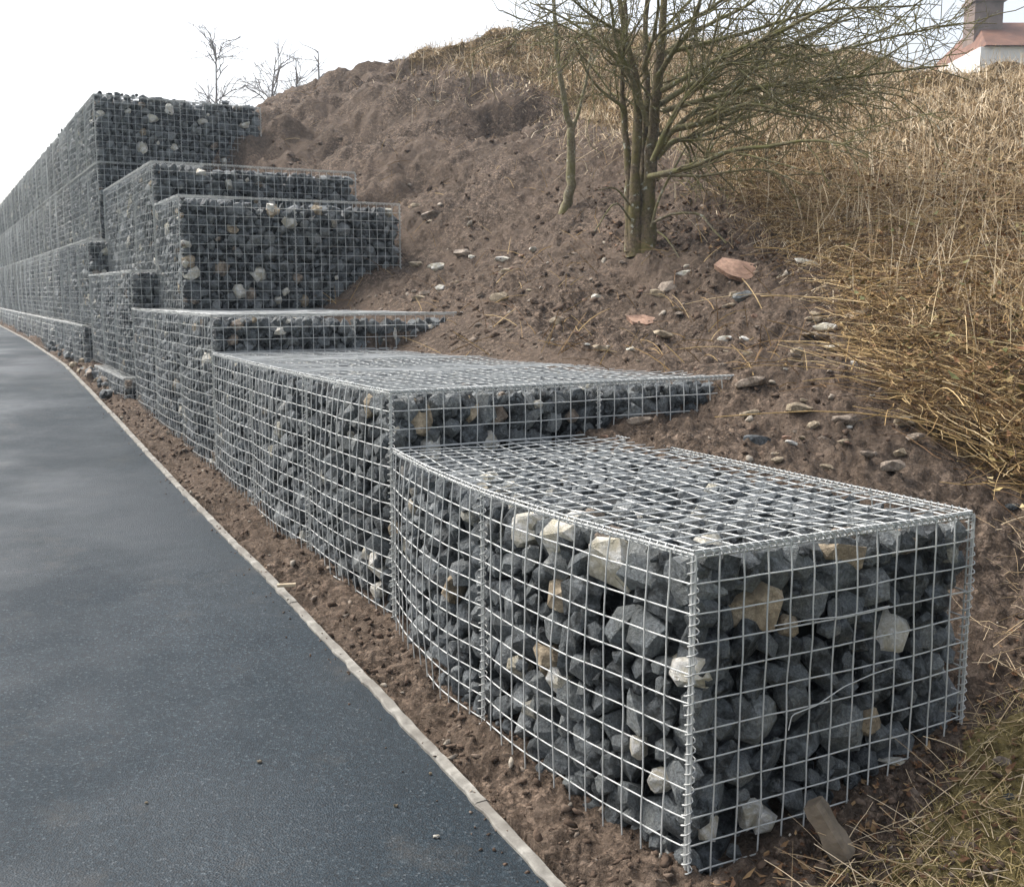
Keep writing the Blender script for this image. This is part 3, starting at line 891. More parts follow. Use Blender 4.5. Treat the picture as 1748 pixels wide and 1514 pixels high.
# ------------------------------------------------------------------ loose soil, stones and litter
SOILPOLY = [(540, 530), (430, 300), (440, 190), (520, 140), (700, 90), (900, 120), (1020, 210), (1190, 250), (1280, 340), (1440, 480), (1450, 570), (1500, 650), (1600, 760), (1760, 850), (1760, 1514), (1190, 1514),
            (1660, 1230), (1668, 870), (1340, 800), (1030, 752), (1240, 645), (940, 632), (690, 605), (800, 540), (560, 540)]
def scatter(n, poly=None, amin=-27, amax=27, rmin=2.2, rmax=19, jit=0):
    A = np.radians(rng.uniform(amin, amax, n)); r_ = np.exp(rng.uniform(math.log(rmin), math.log(rmax), n))
    x, y = r_ * np.sin(A), r_ * np.cos(A)
    z = ground(x, y)
    P = np.stack([x, y, z], 1)
    if poly is not None:
        u, v = proj(P); P = P[inpoly(u + jit * rng.normal(0, 1, n), v + jit * rng.normal(0, 1, n), poly)]
    return P
def clods(name, P, rmin, rmax, mat, power=2.2, sink=.25, rnd=None, cap_first=0):
    a = Acc(); n = len(P)
    rad = rmin + (rmax - rmin) * rng.random(n) ** power
    if cap_first: rad[:cap_first] = rng.uniform(.002, .006, cap_first)
    P = P + np.array([0, 0, 1]) * (rad * (.5 - sink))[:, None]
    E = np.stack([rng.normal(0, .5, n), rng.normal(0, .5, n), rng.uniform(0, 6.28, n)], 1)
    add_stones(a, P, rad, E, rng.integers(0, len(CLOD), n), CLOD, rng.random(n) if rnd is None else rnd)
    o = a.build(name, mat, smooth=True)
    return tag(o, kind="stuff")
Pc = scatter(22000, SOILPOLY)
Pc = Pc[fbm(Pc[:, 0] * 2.5, Pc[:, 1] * 2.5, 71, 3) + rng.normal(0, .18, len(Pc)) > -.05]
d_ = np.linalg.norm(Pc, axis=1)
o = clods("soil_clods", Pc[d_ < 7], .003, .018, M["clod"], 3.5, .5)
tag(o, "crumbly brown clods and pebbles strewn over the bare bank", "soil")
o = clods("soil_clods", Pc[d_ >= 7], .007, .034, M["clod"], 4, .5)
tag(o, "coarser brown clods strewn over the upper part of the bare bank", "soil")
# strip by the kerb
n = 2600
ss = rng.uniform(-1.4, 1, n) ** 1; ss = -1.4 + 15 * rng.random(n) ** 1.7
tt = rng.uniform(-.265, .03, n)
tt[:260] = -.29 - np.abs(rng.normal(0, .06, 260))
Pv = np.concatenate([xy(ss, tt), np.zeros((n, 1))], 1); Pv[:, 2] = np.where(tt > -.27, ground(Pv[:, 0], Pv[:, 1]), g(ss) + np.where(tt > -.316, .012, .0))
o = clods("verge_clods", Pv, .003, .017, M["clod"], 3, cap_first=260)
tag(o, "crumbled earth between the kerb and the gabion feet", "soil")

def flat_bits(name, P, smin, smax, mat, lift=.006):
    """curled leaf-like scraps, each two bent triangles pairs"""
    a = Acc(); n = len(P)
    sz = rng.uniform(smin, smax, n); yaw = rng.uniform(0, 6.28, n)
    ax = np.stack([np.cos(yaw), np.sin(yaw), rng.normal(0, .35, n)], 1); bx = np.stack([-np.sin(yaw), np.cos(yaw), rng.normal(0, .35, n)], 1)
    c = P + [0, 0, lift]
    up = np.zeros((n, 3)); up[:, 2] = sz * rng.uniform(.1, .5, n)
    v = np.stack([c - ax * sz[:, None] + up, c - bx * sz[:, None] * .5, c + bx * sz[:, None] * .5, c + ax * sz[:, None] + up, c + ax * 0 + up * .2], 1)
    b = (np.arange(n) * 5)[:, None]
    T = np.concatenate([b + np.array([[0, 1, 4]]), b + np.array([[0, 4, 2]]), b + np.array([[1, 3, 4]]), b + np.array([[4, 3, 2]])], 0)
    a.add(v.reshape(-1, 3), None, T, np.repeat(rng.random(n), 5))
    return tag(a.build(name, mat), kind="stuff")
LITTER = [(1200, 1514), (1380, 1410), (1660, 1200), (1760, 1000), (1760, 1514)]
o = flat_bits("leaf_litter", scatter(3800, LITTER, 5, 27, 2.0, 4.5), .006, .02, M["litter"])
tag(o, "brown dead leaf litter at the foot of the bare gabion end", "litter")
UNDER = [(1060, 440), (1000, 330), (1100, 270), (1300, 330), (1440, 470), (1300, 450)]
o = flat_bits("leaf_litter", scatter(5000, UNDER, 2, 20, 5, 13), .012, .035, M["litter"])
tag(o, "dark leaf litter under the bushy hawthorn", "litter")

def surf(u, v):
    """where a sight line meets the bank"""
    Y = np.exp(np.linspace(math.log(1.8), math.log(25), 900))
    P = np.array([px(u, v, y) for y in Y])
    z = ground(P[:, 0], P[:, 1])
    hit = np.where(P[:, 2] <= z)[0]
    return P[hit[0]] if len(hit) else P[-1]
def loose(name, u, v, wpx, kind, label, cat="stone", flat=1., asp=.7, group=None, tilt=.3):
    p = surf(u, v); D = np.linalg.norm(p - [0, 0, HC])
    r_ = wpx / 2 / FPX * D
    V, T = HULLS[random.randrange(len(HULLS))]
    V = V * np.array([1, asp, .62 * flat])
    me = bpy.data.meshes.new(name); me.from_pydata(V.tolist(), [], T.tolist()); me.materials.append(M["stone_" + kind])
    o = link(bpy.data.objects.new(name, me)); o.scale = (r_, r_, r_)
    o.location = p + np.array([0, 0, r_ * .2 * flat]); o.rotation_euler = (random.uniform(-tilt, tilt) - .15, random.uniform(-tilt, tilt), random.uniform(-.4, .4))
    return tag(o, label, cat, group)
ST = "loose stones on the bank"
def slab(u, v, wpx, outline, th, rx, label):
    """a flat broken slab: an irregular outline with thickness, tilted with the slope"""
    p = surf(u, v); r_ = wpx / 2 / FPX * np.linalg.norm(p - [0, 0, HC])
    top = [(x, y, th) for x, y in outline]; bot = [(x * .93, y * .93, -th) for x, y in outline]
    n = len(outline)
    me = bpy.data.meshes.new("slab"); me.from_pydata(top + bot, [], [list(range(n)), list(range(2 * n - 1, n - 1, -1))] + [[i + n, (i + 1) % n + n, (i + 1) % n, i] for i in range(n)])
    me.materials.append(M["stone_red"])
    o = link(bpy.data.objects.new("slab", me)); o.scale = (r_, r_, r_); o.location = p + np.array([0, 0, r_ * .08]); o.rotation_euler = (rx, .1, .12)
    return tag(o, label, "slab")
slab(1262, 466, 88, [(-1, .1), (-.55, -.6), (.05, -.85), (.55, -.45), (1, .05), (.7, .55), (.1, .75), (-.5, .8)], .09, .5, "large flat reddish slab lying on the bare soil below the hawthorn")
slab(1095, 550, 52, [(-1, .3), (-.7, -.5), (.2, -.7), (.9, -.2), (1, .4), (.2, .7)], .13, .45, "small reddish-brown flat slab on the soil with a cream stone against it")
loose("stone", 1133, 573, 30, 'tan', "cream stone lying against the small reddish slab", "stone", .8)
loose("stone", 851, 514, 34, 'tan', "rounded tan stone alone on the soil behind the long low gabion")
loose("stone", 789, 435, 28, 'brown', "pinkish-grey stone with a small pale chip beside it")
loose("stone", 806, 440, 12, 'pale', "small pale chip beside the pinkish-grey stone")
loose("stone", 911, 428, 17, 'pale', "pale stone on the slope between sapling and long gabion")
loose("stone", 711, 354, 18, 'tan', "tan stone beside the back corner of the tall upper gabion")
loose("stone", 948, 551, 20, 'tan', "small rounded tan cobble on the soil slope near the small slab")
loose("stone", 1267, 510, 30, 'grey', "grey broken stone just below the large reddish slab")
loose("stone", 1243, 524, 24, 'tan', "yellowish stone beside the grey broken one under the slab", flat=.6)
loose("stone", 1140, 494, 34, 'brown', "greyish stone, largest in the little group left of the large slab")
loose("stone", 1166, 470, 22, 'pale', "pale upright stone in the little group near the large slab")
loose("stone", 1122, 503, 22, 'tan', "small buff stone lowest in the little group left of the large slab")
loose("stone", 1380, 450, 40, 'pale', "white shard lying at the edge of the brambles", flat=.5, asp=.5)
for u, v, w_, k, l in [(1392, 547, 32, 'tan', "thin pale stone at the left of the rubble heap by the brambles"), (1410, 562, 42, 'pale', "flat whitish stone topping the rubble heap by the brambles"),
                       (1382, 573, 26, 'tan', "small buff stone at the foot of the rubble heap by the brambles"), (1408, 580, 50, 'brown', "brown wedge stone in the middle of the rubble heap by the brambles"),
                       (1420, 594, 26, 'pale', "white angular stone at the bottom of the rubble heap by the brambles"), (1458, 541, 44, 'tan', "pale flat stone half under the bramble stems")]:
    loose("stone", u, v, w_, k, l, flat=.55)
for u, v, w_, k, l in [(1280, 657, 44, 'brown', "long brown stone near the buried corner of the long lid"), (1295, 757, 44, 'grey', "grey angular stone on the soil just above the lowest lid"),
                       (1365, 700, 42, 'tan', "long thin buff stone on the lower soil"), (1443, 722, 48, 'brown', "rounded brown boulder half sunk in the lower soil"),
                       (1543, 722, 36, 'tan', "pinkish stone at the bramble foot with a yellow chip beside it"), (1565, 748, 30, 'brown', "grey-brown stone below the pinkish one at the bramble foot"),
                       (1280, 710, 32, 'tan', "buff flat stone in the soil above the grey angular one"), (1535, 775, 26, 'tan', "narrow cream stone on the soil near the lid corner"),
                       (1520, 800, 44, 'brown', "flat brown stone right behind the lowest lid"), (1490, 676, 10, 'pale', "tiny bright yellow-white chip on the lower soil"),
                       (1408, 799, 24, 'tan', "small buff stone at the back rim of the lowest lid"), (1090, 722, 40, 'brown', "flat brown stone leaning on the long gabion end"),
                       (1034, 747, 16, 'red', "small reddish stone at the back edge of the lowest lid"), (1710, 1302, 30, 'brown', "smooth grey-brown pebble in the grass beside the gabion end"),
                       (1525, 1302, 36, 'pale', "bright white stone at the foot of the bare gabion end"), (1735, 635, 20, 'pale', "white chip among the bramble stems"), (1573, 628, 16, 'pale', "small white stone in the brambles above the soil"),
                       (737, 370, 30, 'brown', "flat grey stone on the slope behind the tall upper gabion"), (715, 172, 9, 'pale', "pale fleck high on the bare bank under the dry grass"), (745, 174, 10, 'pale', "whitish chip high on the bank beside another fleck"),
                       (1725, 868, 26, 'grey', "grey cobble beside green leaves near the lid corner")]:
    loose("stone", u, v, w_, k, l, flat=.8)
n_loose = 0
for P_ in scatter(950, [(700, 520), (680, 400), (780, 360), (1000, 420), (1400, 500), (1500, 680), (1600, 780), (1300, 790), (1250, 640), (800, 600), (820, 530)]):
    u, v = proj(P_)
    kd, wp = random.choice(['tan', 'tan', 'brown', 'brown', 'pale', 'red']), random.choice([8, 9, 10, 12, 14, 18, 22])
    nm_ = dict(tan="buff", brown="grey-brown", pale="whitish", red="reddish")[kd]
    sz_ = "tiny" if wp < 10 else "small" if wp < 14 else "fist-sized"
    loose("stone", float(u), float(v), wp, kd, f"{sz_} {nm_} stone scattered on the bare brown bank", group=f"{sz_} {nm_} stones on the bank")
for P_ in scatter(14, [(1440, 1514), (1620, 1300), (1740, 1250), (1748, 1514)], 5, 27, 2, 4):
    u, v = proj(P_)
    loose("stone", float(u), float(v), random.choice([10, 14, 18]), random.choice(['grey', 'brown', 'tan']), "small pebble in the trodden grass by the gabion end", group="pebbles in the trodden grass")
for k in range(46):
    s_ = random.choice([random.uniform(8.6, 11.2), random.uniform(11.4, 15)]); t_ = -.1 - abs(random.gauss(0, .06)); r_ = random.uniform(.02, .055)
    V, T = HULLS[random.randrange(len(HULLS))]
    me = bpy.data.meshes.new("rubble"); me.from_pydata(V.tolist(), [], T.tolist()); kd = random.choice(['grey', 'grey', 'tan', 'brown']); me.materials.append(M["stone_" + kd])
    o = link(bpy.data.objects.new("rubble_stone", me)); o.scale = (r_, r_, r_); q_ = xy(s_, t_); o.location = (q_[0], q_[1], float(g(s_)) + .04 + r_ * .4); o.rotation_euler = (random.random() * 6, random.random() * 6, random.random() * 6)
    nm_ = dict(tan="buff", brown="grey-brown", pale="whitish", grey="dark grey")[kd]
    tag(o, f"{nm_} rubble stone heaped against a footing basket by the kerb", "stone", f"{nm_} rubble by the footing baskets")
# chips on the asphalt
for u, v, w_ in [(443, 1300, 7), (745, 1428, 8), (675, 1375, 7), (735, 1320, 6), (250, 1370, 5), (120, 700, 4)]:
    p = pxz(u, v, 0.05)
    for _ in range(4):
        p = pxz(u, v, float(g(st(p[0], p[1])[0])) + .01 * (float(st(p[0], p[1])[1]) + .3) + .003)
    r_ = w_ / 2 / FPX * np.linalg.norm(p - [0, 0, HC])
    V, T = LOW[random.randrange(12)]
    me = bpy.data.meshes.new("chip"); me.from_pydata(V.tolist(), [], T.tolist()); me.materials.append(M["stone_pale" if w_ > 7 else "stone_tan"])
    o = link(bpy.data.objects.new("stone_chip", me)); o.scale = (r_, r_, r_); o.location = p + np.array([0, 0, r_ * .25])
    tag(o, "pale stone chip lying loose on the dark asphalt path", "stone", "stone chips on the path")
# broken timber block by the gabion end, and a stick on the kerb
def plank(name, p0, p1, wd, th, mat, label, cat):
    p0, p1 = np.asarray(p0), np.asarray(p1)
    T = (p1 - p0) / np.linalg.norm(p1 - p0); Sd = np.cross(T, [0, 0, 1]); Sd /= np.linalg.norm(Sd); Nn = np.cross(Sd, T)
    bm = bmesh.new(); rows = []
    for f in np.linspace(0, 1, 7):
        c = p0 + f * (p1 - p0); k = 1 + random.uniform(-.12, .12)
        rows.append([bm.verts.new(c + Sd * a_ * wd * k + Nn * b_ * th * k) for a_, b_ in ((-.5, -.5), (.5, -.5), (.55, .3), (.35, .5), (-.38, .5), (-.52, .3))])
    for a_, b_ in zip(rows[:-1], rows[1:]):
        for i in range(6): bm.faces.new((a_[i], a_[(i + 1) % 6], b_[(i + 1) % 6], b_[i]))
    bm.faces.new(rows[0][::-1]); bm.faces.new(rows[-1])
    bmesh.ops.recalc_face_normals(bm, faces=bm.faces)
    me = bpy.data.meshes.new(name); bm.to_mesh(me); bm.free(); me.materials.append(mat)
    return tag(link(bpy.data.objects.new(name, me)), label, cat)
q1 = surf(1440, 1470) + np.array([0, 0, .02]); q0 = px(1388, 1368, q1[1] + .03)
plank("broken_post", q0 + np.array([0, 0, .0]), q1 + np.array([0, -.01, .0]), .055, .05, M["timber"], "short broken grey-brown post leaning on the bare gabion end", "post")
kz = float(g(3.2)) + .026
p = pxz(487, 1003, .2)
plank("stick", p + np.array([-.035, .0, .01]), p + np.array([.045, .01, .012]), .016, .014, M["stone_tan"], "short tan stick lying across the concrete kerb", "stick")

# ------------------------------------------------------------------ branches
def bez(pts, n):
    """smooth curve through pts (Catmull-Rom)"""
    P = np.asarray(pts, float)
    Q = np.vstack([2 * P[0] - P[1], P, 2 * P[-1] - P[-2]])
    f = np.linspace(0, len(P) - 1 - 1e-6, n); i = f.astype(int); t = (f - i)[:, None]
    a_, b_, c_, d_ = Q[i], Q[i + 1], Q[i + 2], Q[i + 3]
    return .5 * (2 * b_ + (c_ - a_) * t + (2 * a_ - 5 * b_ + 4 * c_ - d_) * t ** 2 + (-a_ + 3 * b_ - 3 * c_ + d_) * t ** 3)

def shoots(parents, per_m, lmin, lmax, rfac, spread, K=6, wig=.12, up=.1, jitter=None, rmin=.0012, bias=None):
    """side shoots from parent polylines [(P, R)]; returns a list of the same"""
    out = []
    for P, Rr in parents:
        seg = np.linalg.norm(np.diff(P, axis=0), axis=1); Ln = seg.sum()
        n = rng.poisson(per_m * Ln)
        for _ in range(n):
            f = rng.uniform(.12, 1.0); k = f * (len(P) - 1); i = min(int(k), len(P) - 2); t = k - i
            p = P[i] * (1 - t) + P[i + 1] * t; r_ = (Rr[i] * (1 - t) + Rr[i + 1] * t)
            T = P[i + 1] - P[i]; T = T / (np.linalg.norm(T) + 1e-9)
            d = rng.normal(0, 1, 3); d -= d @ T * T; d /= np.linalg.norm(d)
            dr = T * rng.uniform(.35, .9) + d * spread + np.array([0, 0, up])
            if bias is not None: dr = dr + bias
            dr /= np.linalg.norm(dr)
            l = rng.uniform(lmin, lmax) * (1.15 - .5 * f)
            st_ = l / (K - 1); pts = [p]
            for _k in range(K - 1):
                dr = dr + rng.normal(0, wig, 3); dr /= np.linalg.norm(dr)
                pts.append(pts[-1] + dr * st_)
            r0 = max(r_ * rfac, rmin)
            out.append((np.array(pts), np.linspace(r0, max(r0 * .35, rmin * .7), K)))
    return out
def tubes(acc, lst, sides):
    by = {}
    for P, Rr in lst: by.setdefault(len(P), []).append((P, Rr))
    for k, l in by.items():
        acc.strands(np.array([x[0] for x in l]), np.array([x[1] for x in l]), sides)
def pl(lst, Y0, dY, r0, r1, n=14):
    """a limb drawn as pixels, its depth drifting from Y0 by dY"""
    m_ = len(lst)
    P = np.array([px(u, v, Y0 + dY * i / (m_ - 1)) for i, (u, v) in enumerate(lst)])
    Q = bez(P, n); Q[1:] += rng.normal(0, r1 * .22, (n - 1, 3))
    return Q, np.linspace(r0, r1, n)

b0 = surf(1095, 425); YT = float(b0[1])
hawthorn = empty("hawthorn_tree", b0)
tag(hawthorn, "bushy bare hawthorn with several mossy stems on the bank", "tree")
stems = [([(1105, 440), (1104, 380), (1106, 330), (1112, 280), (1117, 200), (1126, 120), (1133, 40), (1140, -90)], .12, .078, .028),
         ([(1086, 438), (1084, 380), (1083, 330), (1086, 250), (1090, 180), (1080, 110), (1066, 55), (1050, -60)], .0, .062, .02),
         ([(1077, 430), (1073, 360), (1072, 290), (1066, 210), (1062, 120), (1068, 40), (1060, -60)], .15, .042, .014),
         ([(1097, 430), (1097, 330), (1100, 240), (1104, 150), (1100, 80), (1108, -60)], .3, .05, .02)]
sl = []
for pts, dY, r0, r1 in stems:
    P, Rr = pl(pts, YT + .02, dY, r0, r1, 18)
    Rr = .84 * Rr * (1 + .5 * np.exp(-np.linspace(0, 9, 18)) + .06 * rng.normal(0, 1, 18)); sl.append((P, Rr))
    a_ = Acc(); a_.strands(P, Rr, 10)
    a_.build("trunk", M["bark"], hawthorn, origin=b0, smooth=True)
limbs = [([(1106, 215), (1085, 150), (1064, 108), (1050, 62), (1042, 0)], 0, -.4, .028, .012), ([(1114, 275), (1135, 228), (1162, 178), (1186, 148), (1202, 126), (1212, 90), (1230, 20)], -.1, -.6, .03, .01),
         ([(1124, 262), (1150, 222), (1190, 212), (1230, 195), (1275, 178), (1340, 190), (1410, 206)], -.1, -.9, .028, .008), ([(1108, 302), (1150, 293), (1195, 280), (1250, 257), (1310, 250), (1380, 240), (1450, 247)], -.1, -1.2, .03, .008),
         ([(1120, 270), (1150, 242), (1185, 236), (1250, 212), (1310, 185), (1370, 170)], .1, .9, .034, .01), ([(1128, 178), (1180, 145), (1240, 112), (1330, 84), (1420, 40), (1500, -10)], 0, .8, .03, .009),
         ([(1132, 190), (1220, 165), (1300, 150), (1400, 138), (1500, 126), (1620, 112)], 0, -.9, .028, .007), ([(1124, 130), (1150, 88), (1185, 38), (1205, -40)], 0, -.5, .03, .014),
         ([(1126, 100), (1180, 58), (1260, 18), (1350, -40)], .1, .6, .028, .012), ([(1130, 155), (1230, 100), (1340, 50), (1450, -10)], -.1, -1.1, .028, .01),
         ([(1066, 185), (1030, 158), (1004, 128), (985, 80)], 0, -.3, .016, .006), ([(1068, 115), (1010, 62), (960, 30), (905, 5)], 0, .3, .02, .006), ([(1066, 60), (1000, 20), (950, -30)], 0, -.6, .016, .007),
         ([(1130, 60), (1220, 10), (1300, -60)], 0, -.4, .022, .01), ([(1125, 230), (1220, 205), (1330, 160), (1430, 150), (1540, 165)], .1, .4, .024, .006), ([(1118, 250), (1200, 180), (1290, 120), (1400, 95), (1540, 60), (1640, 40)], .05, .2, .026, .007),
         ([(1120, 300), (1200, 300), (1300, 290), (1380, 320)], -.05, -.8, .016, .005), ([(1140, 90), (1260, 60), (1400, 20), (1560, 10)], 0, -.6, .024, .007), ([(1098, 120), (1120, 40), (1125, -40)], 0, -.5, .022, .01)]
ll = []
for pts, d0, dY, r0, r1 in limbs:
    P, Rr = pl(pts, YT + d0, dY, r0 * .78, r1 * .8, 16); ll.append((P, Rr))
    a_ = Acc(); a_.strands(P, Rr, 7); a_.build("limb", M["twig"], hawthorn, origin=b0, smooth=True)
upper = [(P[6:], Rr[6:]) for P, Rr in sl]
RT = np.array([.35, 0, 0])
B1 = shoots(ll, 7.6, .4, 1.2, .5, .75, K=8, wig=.16, up=.12, rmin=.005, bias=RT) + shoots(upper, 5, .35, 1.1, .28, 1.0, K=8, wig=.16, up=.2, rmin=.005)
B2 = shoots(B1, 5.6, .18, .6, .6, .8, K=6, wig=.2, up=.08, rmin=.0034) + shoots(ll, 6, .15, .4, .2, .9, K=5, wig=.2, rmin=.0034)
B3 = shoots(B2, 8, .07, .28, .6, .85, K=4, wig=.25, up=.05, rmin=.0024)
a_ = Acc(); tubes(a_, B1, 5); a_.build("branch_mass", M["twig"], hawthorn, origin=b0, smooth=True)["kind"] = "stuff"
a_ = Acc(); tubes(a_, B2, 4); tubes(a_, B3, 3); a_.build("crown", M["twig"], hawthorn, origin=b0, smooth=True)["kind"] = "stuff"
# cut stubs and suckers at the foot
a_ = Acc()
for pts, Y0, dY, r0, r1 in [([(1112, 388), (1125, 340), (1150, 290), (1172, 250)], YT - .05, -.2, .012, .007), ([(1115, 380), (1150, 365), (1195, 366), (1215, 390), (1240, 415)], YT - .08, -.4, .012, .006),
                            ([(1078, 378), (1050, 348), (1015, 395)], YT - .05, -.3, .009, .005), ([(1122, 395), (1140, 410), (1160, 440)], YT - .1, -.2, .008, .005), ([(1075, 350), (1050, 322), (1020, 325)], YT - .02, -.2, .009, .004)]:
    P, Rr = pl(pts, Y0, dY, r0, r1, 10); a_.strands(P, Rr, 5)
a_.build("sucker", M["bark_pale"], hawthorn, origin=b0, smooth=True)

b1 = surf(964, 360); YS = float(b1[1])
sap = empty("sapling_tree", b1)
tag(sap, "slender pale sapling forking low on the bare bank", "tree")
P, Rr = pl([(961, 368), (971, 335), (976, 295), (974, 250), (975, 216)], YS, 0, .05, .036, 12)
P2, R2 = pl([(975, 218), (967, 195), (960, 150), (951, 90), (946, 20), (942, -80)], YS, -.2, .034, .014, 16)
P3, R3_ = pl([(976, 218), (986, 198), (996, 158), (1005, 115), (1011, 60), (1010, 20)], YS, .1, .02, .008, 14)
for nm, P_, R_ in (("trunk", P, Rr), ("limb", P2, R2), ("limb", P3, R3_)):
    a_ = Acc(); a_.strands(P_, R_, 9); a_.build(nm, M["bark_pale"], sap, origin=b1, smooth=True)
S1 = shoots([(P2[5:], R2[5:]), (P3[3:], R3_[3:])], 5, .3, .9, .4, 1.0, K=7, wig=.15, up=.25, rmin=.004)
S2 = shoots(S1, 6, .12, .4, .5, .85, K=5, wig=.2, rmin=.0025); S3 = shoots(S2, 5, .06, .2, .6, .85, K=4, rmin=.0018)
a_ = Acc(); tubes(a_, S1, 4); tubes(a_, S2, 4); tubes(a_, S3, 3); a_.build("crown", M["twig"], sap, origin=b1, smooth=True)["kind"] = "stuff"

def far_tree(u, vb, vt, Y, wpx, label, lean=0., zb=None):
    top = px(u + lean, vt, Y); z0 = float(hill(np.array([top[0]]), np.array([Y]))[0]) - .1
    base = np.array([px(u, vb, Y)[0], Y, z0]); H = top[2] - z0; Wd = wpx / FPX * Y
    t = empty("bare_tree", base); tag(t, label, "tree", "bare trees beyond the bank")
    P = bez([base, base + [lean * .002, 0, H * .35], base + [0, .1, H * .6], top], 10); Rr = np.linspace(.07, .01, 10)
    a_ = Acc(); a_.strands(P, Rr, 7); a_.build("trunk", M["far_bark"], t, origin=base, smooth=True)
    b1_ = shoots([(P[3:], Rr[3:])], 5, Wd * .4, Wd * .8, .6, .8, K=7, wig=.13, up=.55, rmin=.02)
    b2_ = shoots(b1_, 6, .3, 1.1, .55, .8, K=5, wig=.2, up=.2, rmin=.011); b3_ = shoots(b2_, 6, .15, .5, .6, .8, K=4, rmin=.007)
    a_ = Acc(); tubes(a_, b1_, 4); tubes(a_, b2_, 4); tubes(a_, b3_, 3); a_.build("crown", M["far_bark"], t, origin=base)["kind"] = "stuff"
far_tree(368, 170, 78, 30, 70, "lone upright bare tree behind the topmost gabions")
far_tree(462, 170, 108, 28, 90, "spreading bare tree peeping over the bank beside the gabions", 8)
far_tree(505, 150, 100, 28, 60, "small bare bush-like tree close against the bank skyline")
far_tree(543, 130, 88, 24, 26, "thin bare treetop standing on the bank skyline alone")

# ------------------------------------------------------------------ dry grass, brambles, turf
def arcs(P, L, lean, K, dirs, droop):
    """curved stems from ground points: N,K,3"""
    n = len(P); f = np.linspace(0, 1, K)[None, :, None]
    up = np.array([0, 0, 1.])
    h = dirs * lean[:, None]
    return P[:, None, :] + L[:, None, None] * (f * (up * np.sqrt(np.clip(1 - lean ** 2, .02, 1))[:, None, None] + h[:, None, :]) + f ** 2 * droop[:, None, None] * (h[:, None, :] * .6 - up * .75))
def rdir(n):
    a_ = rng.uniform(0, 2 * np.pi, n); return np.stack([np.cos(a_), np.sin(a_), 0 * a_], 1)
UP = [(600, -300), (650, 80), (760, 130), (900, 150), (1020, 230), (1190, 250), (1260, 340), (1420, 450), (1760, 600), (2300, 650), (2300, -300)]
LOWV = [(1180, 270), (1250, 345), (1330, 410), (1425, 480), (1430, 560), (1490, 640), (1560, 730), (1660, 790), (1760, 850), (2300, 1000), (2300, 330), (1400, 300)]
Pg = scatter(120000, UP, -9, 34, 4.8, 19, 38)
n = len(Pg); L = rng.uniform(.1, .36, n) * (1 + .7 * fbm(Pg[:, 0] * 1.3, Pg[:, 1] * 1.3, 91, 3))
A = arcs(Pg, L, np.abs(rng.normal(.6, .35, n)).clip(0, .98), 4, rdir(n), rng.uniform(.3, 1.6, n))
wd = np.linspace(1, .35, 4)[None] * (rng.uniform(.004, .009, n) * (np.linalg.norm(Pg, axis=1) / 10).clip(.7, 1.4))[:, None]
a_ = Acc(); a_.ribbons(A, wd, rdir(n), rng.random(n))
tag(a_.build("dry_grass", M["straw"]), "tall pale dry grass covering the upper bank behind the hawthorn", "dry grass", kind="stuff")
# stiff stalks standing out of it
Pg = scatter(5200, UP, -9, 34, 4.8, 19, 38); n = len(Pg)
A = arcs(Pg, rng.uniform(.2, .5, n), np.abs(rng.normal(.25, .4, n)).clip(0, .9), 5, rdir(n), rng.uniform(0, .3, n))
a_ = Acc(); a_.strands(A, np.linspace(1, .5, 5)[None] * rng.uniform(.0016, .0036, n)[:, None], 3, rng.uniform(.1, 1, n))
tag(a_.build("dry_stalks", M["straw"]), "stiff dead stalks standing out of the dry grass on the bank", "dry stalks", kind="stuff")
# brambles
Pb = scatter(39000, LOWV, 6, 34, 3.2, 11, 24); n = len(Pb)
A = arcs(Pb + [0, 0, .01], rng.uniform(.08, .33, n), rng.uniform(.4, .99, n), 6, rdir(n), rng.uniform(.3, 1.1, n))
A += np.cumsum(rng.normal(0, .008, A.shape), 1)
gz = ground(A[..., 0], A[..., 1], False)
A[..., 2] = np.maximum(A[..., 2], gz + rng.uniform(.0, .12, n)[:, None])
a_ = Acc(); a_.strands(A, np.linspace(1, .55, 6)[None] * rng.uniform(.0012, .003, n)[:, None], 3, rng.random(n) ** 1.35)
tag(a_.build("bramble_thicket", M["bramble"]), "tangled brown bramble stems sprawling down the right of the bank", "brambles", kind="stuff")
Pb = scatter(900, LOWV, 6, 34, 3.2, 11); n = len(Pb)
A = arcs(Pb, rng.uniform(.35, .9, n), rng.uniform(.6, .98, n), 9, rdir(n), rng.uniform(.2, 1.0, n))
gz = ground(A[..., 0], A[..., 1], False); A[..., 2] = np.maximum(A[..., 2], gz + rng.uniform(.02, .14, n)[:, None])
a_ = Acc(); a_.strands(A, np.linspace(1, .6, 9)[None] * rng.uniform(.002, .0042, n)[:, None], 4, rng.uniform(.2, 1, n))
tag(a_.build("bramble_canes", M["bramble"], smooth=True), "longer arching bramble canes over the thicket", "brambles", kind="stuff")
Pl = scatter(7000, LOWV, 6, 34, 3.2, 11)
o = flat_bits("bramble_leaves", Pl + np.array([0, 0, 1]) * rng.uniform(.02, .3, len(Pl))[:, None], .012, .03, M["leaf"])
tag(o, "small olive and brown leaves caught in the brambles", "leaves")
Pl = scatter(900, [(1640, 790), (1700, 740), (1800, 700), (1800, 900), (1720, 880)], 18, 34, 3, 6)
o = flat_bits("weed_leaves", Pl + np.array([0, 0, 1]) * rng.uniform(.01, .1, len(Pl))[:, None], .012, .036, M["grass"])
tag(o, "fresh green leaves at the bramble edge near the lid corner", "leaves")
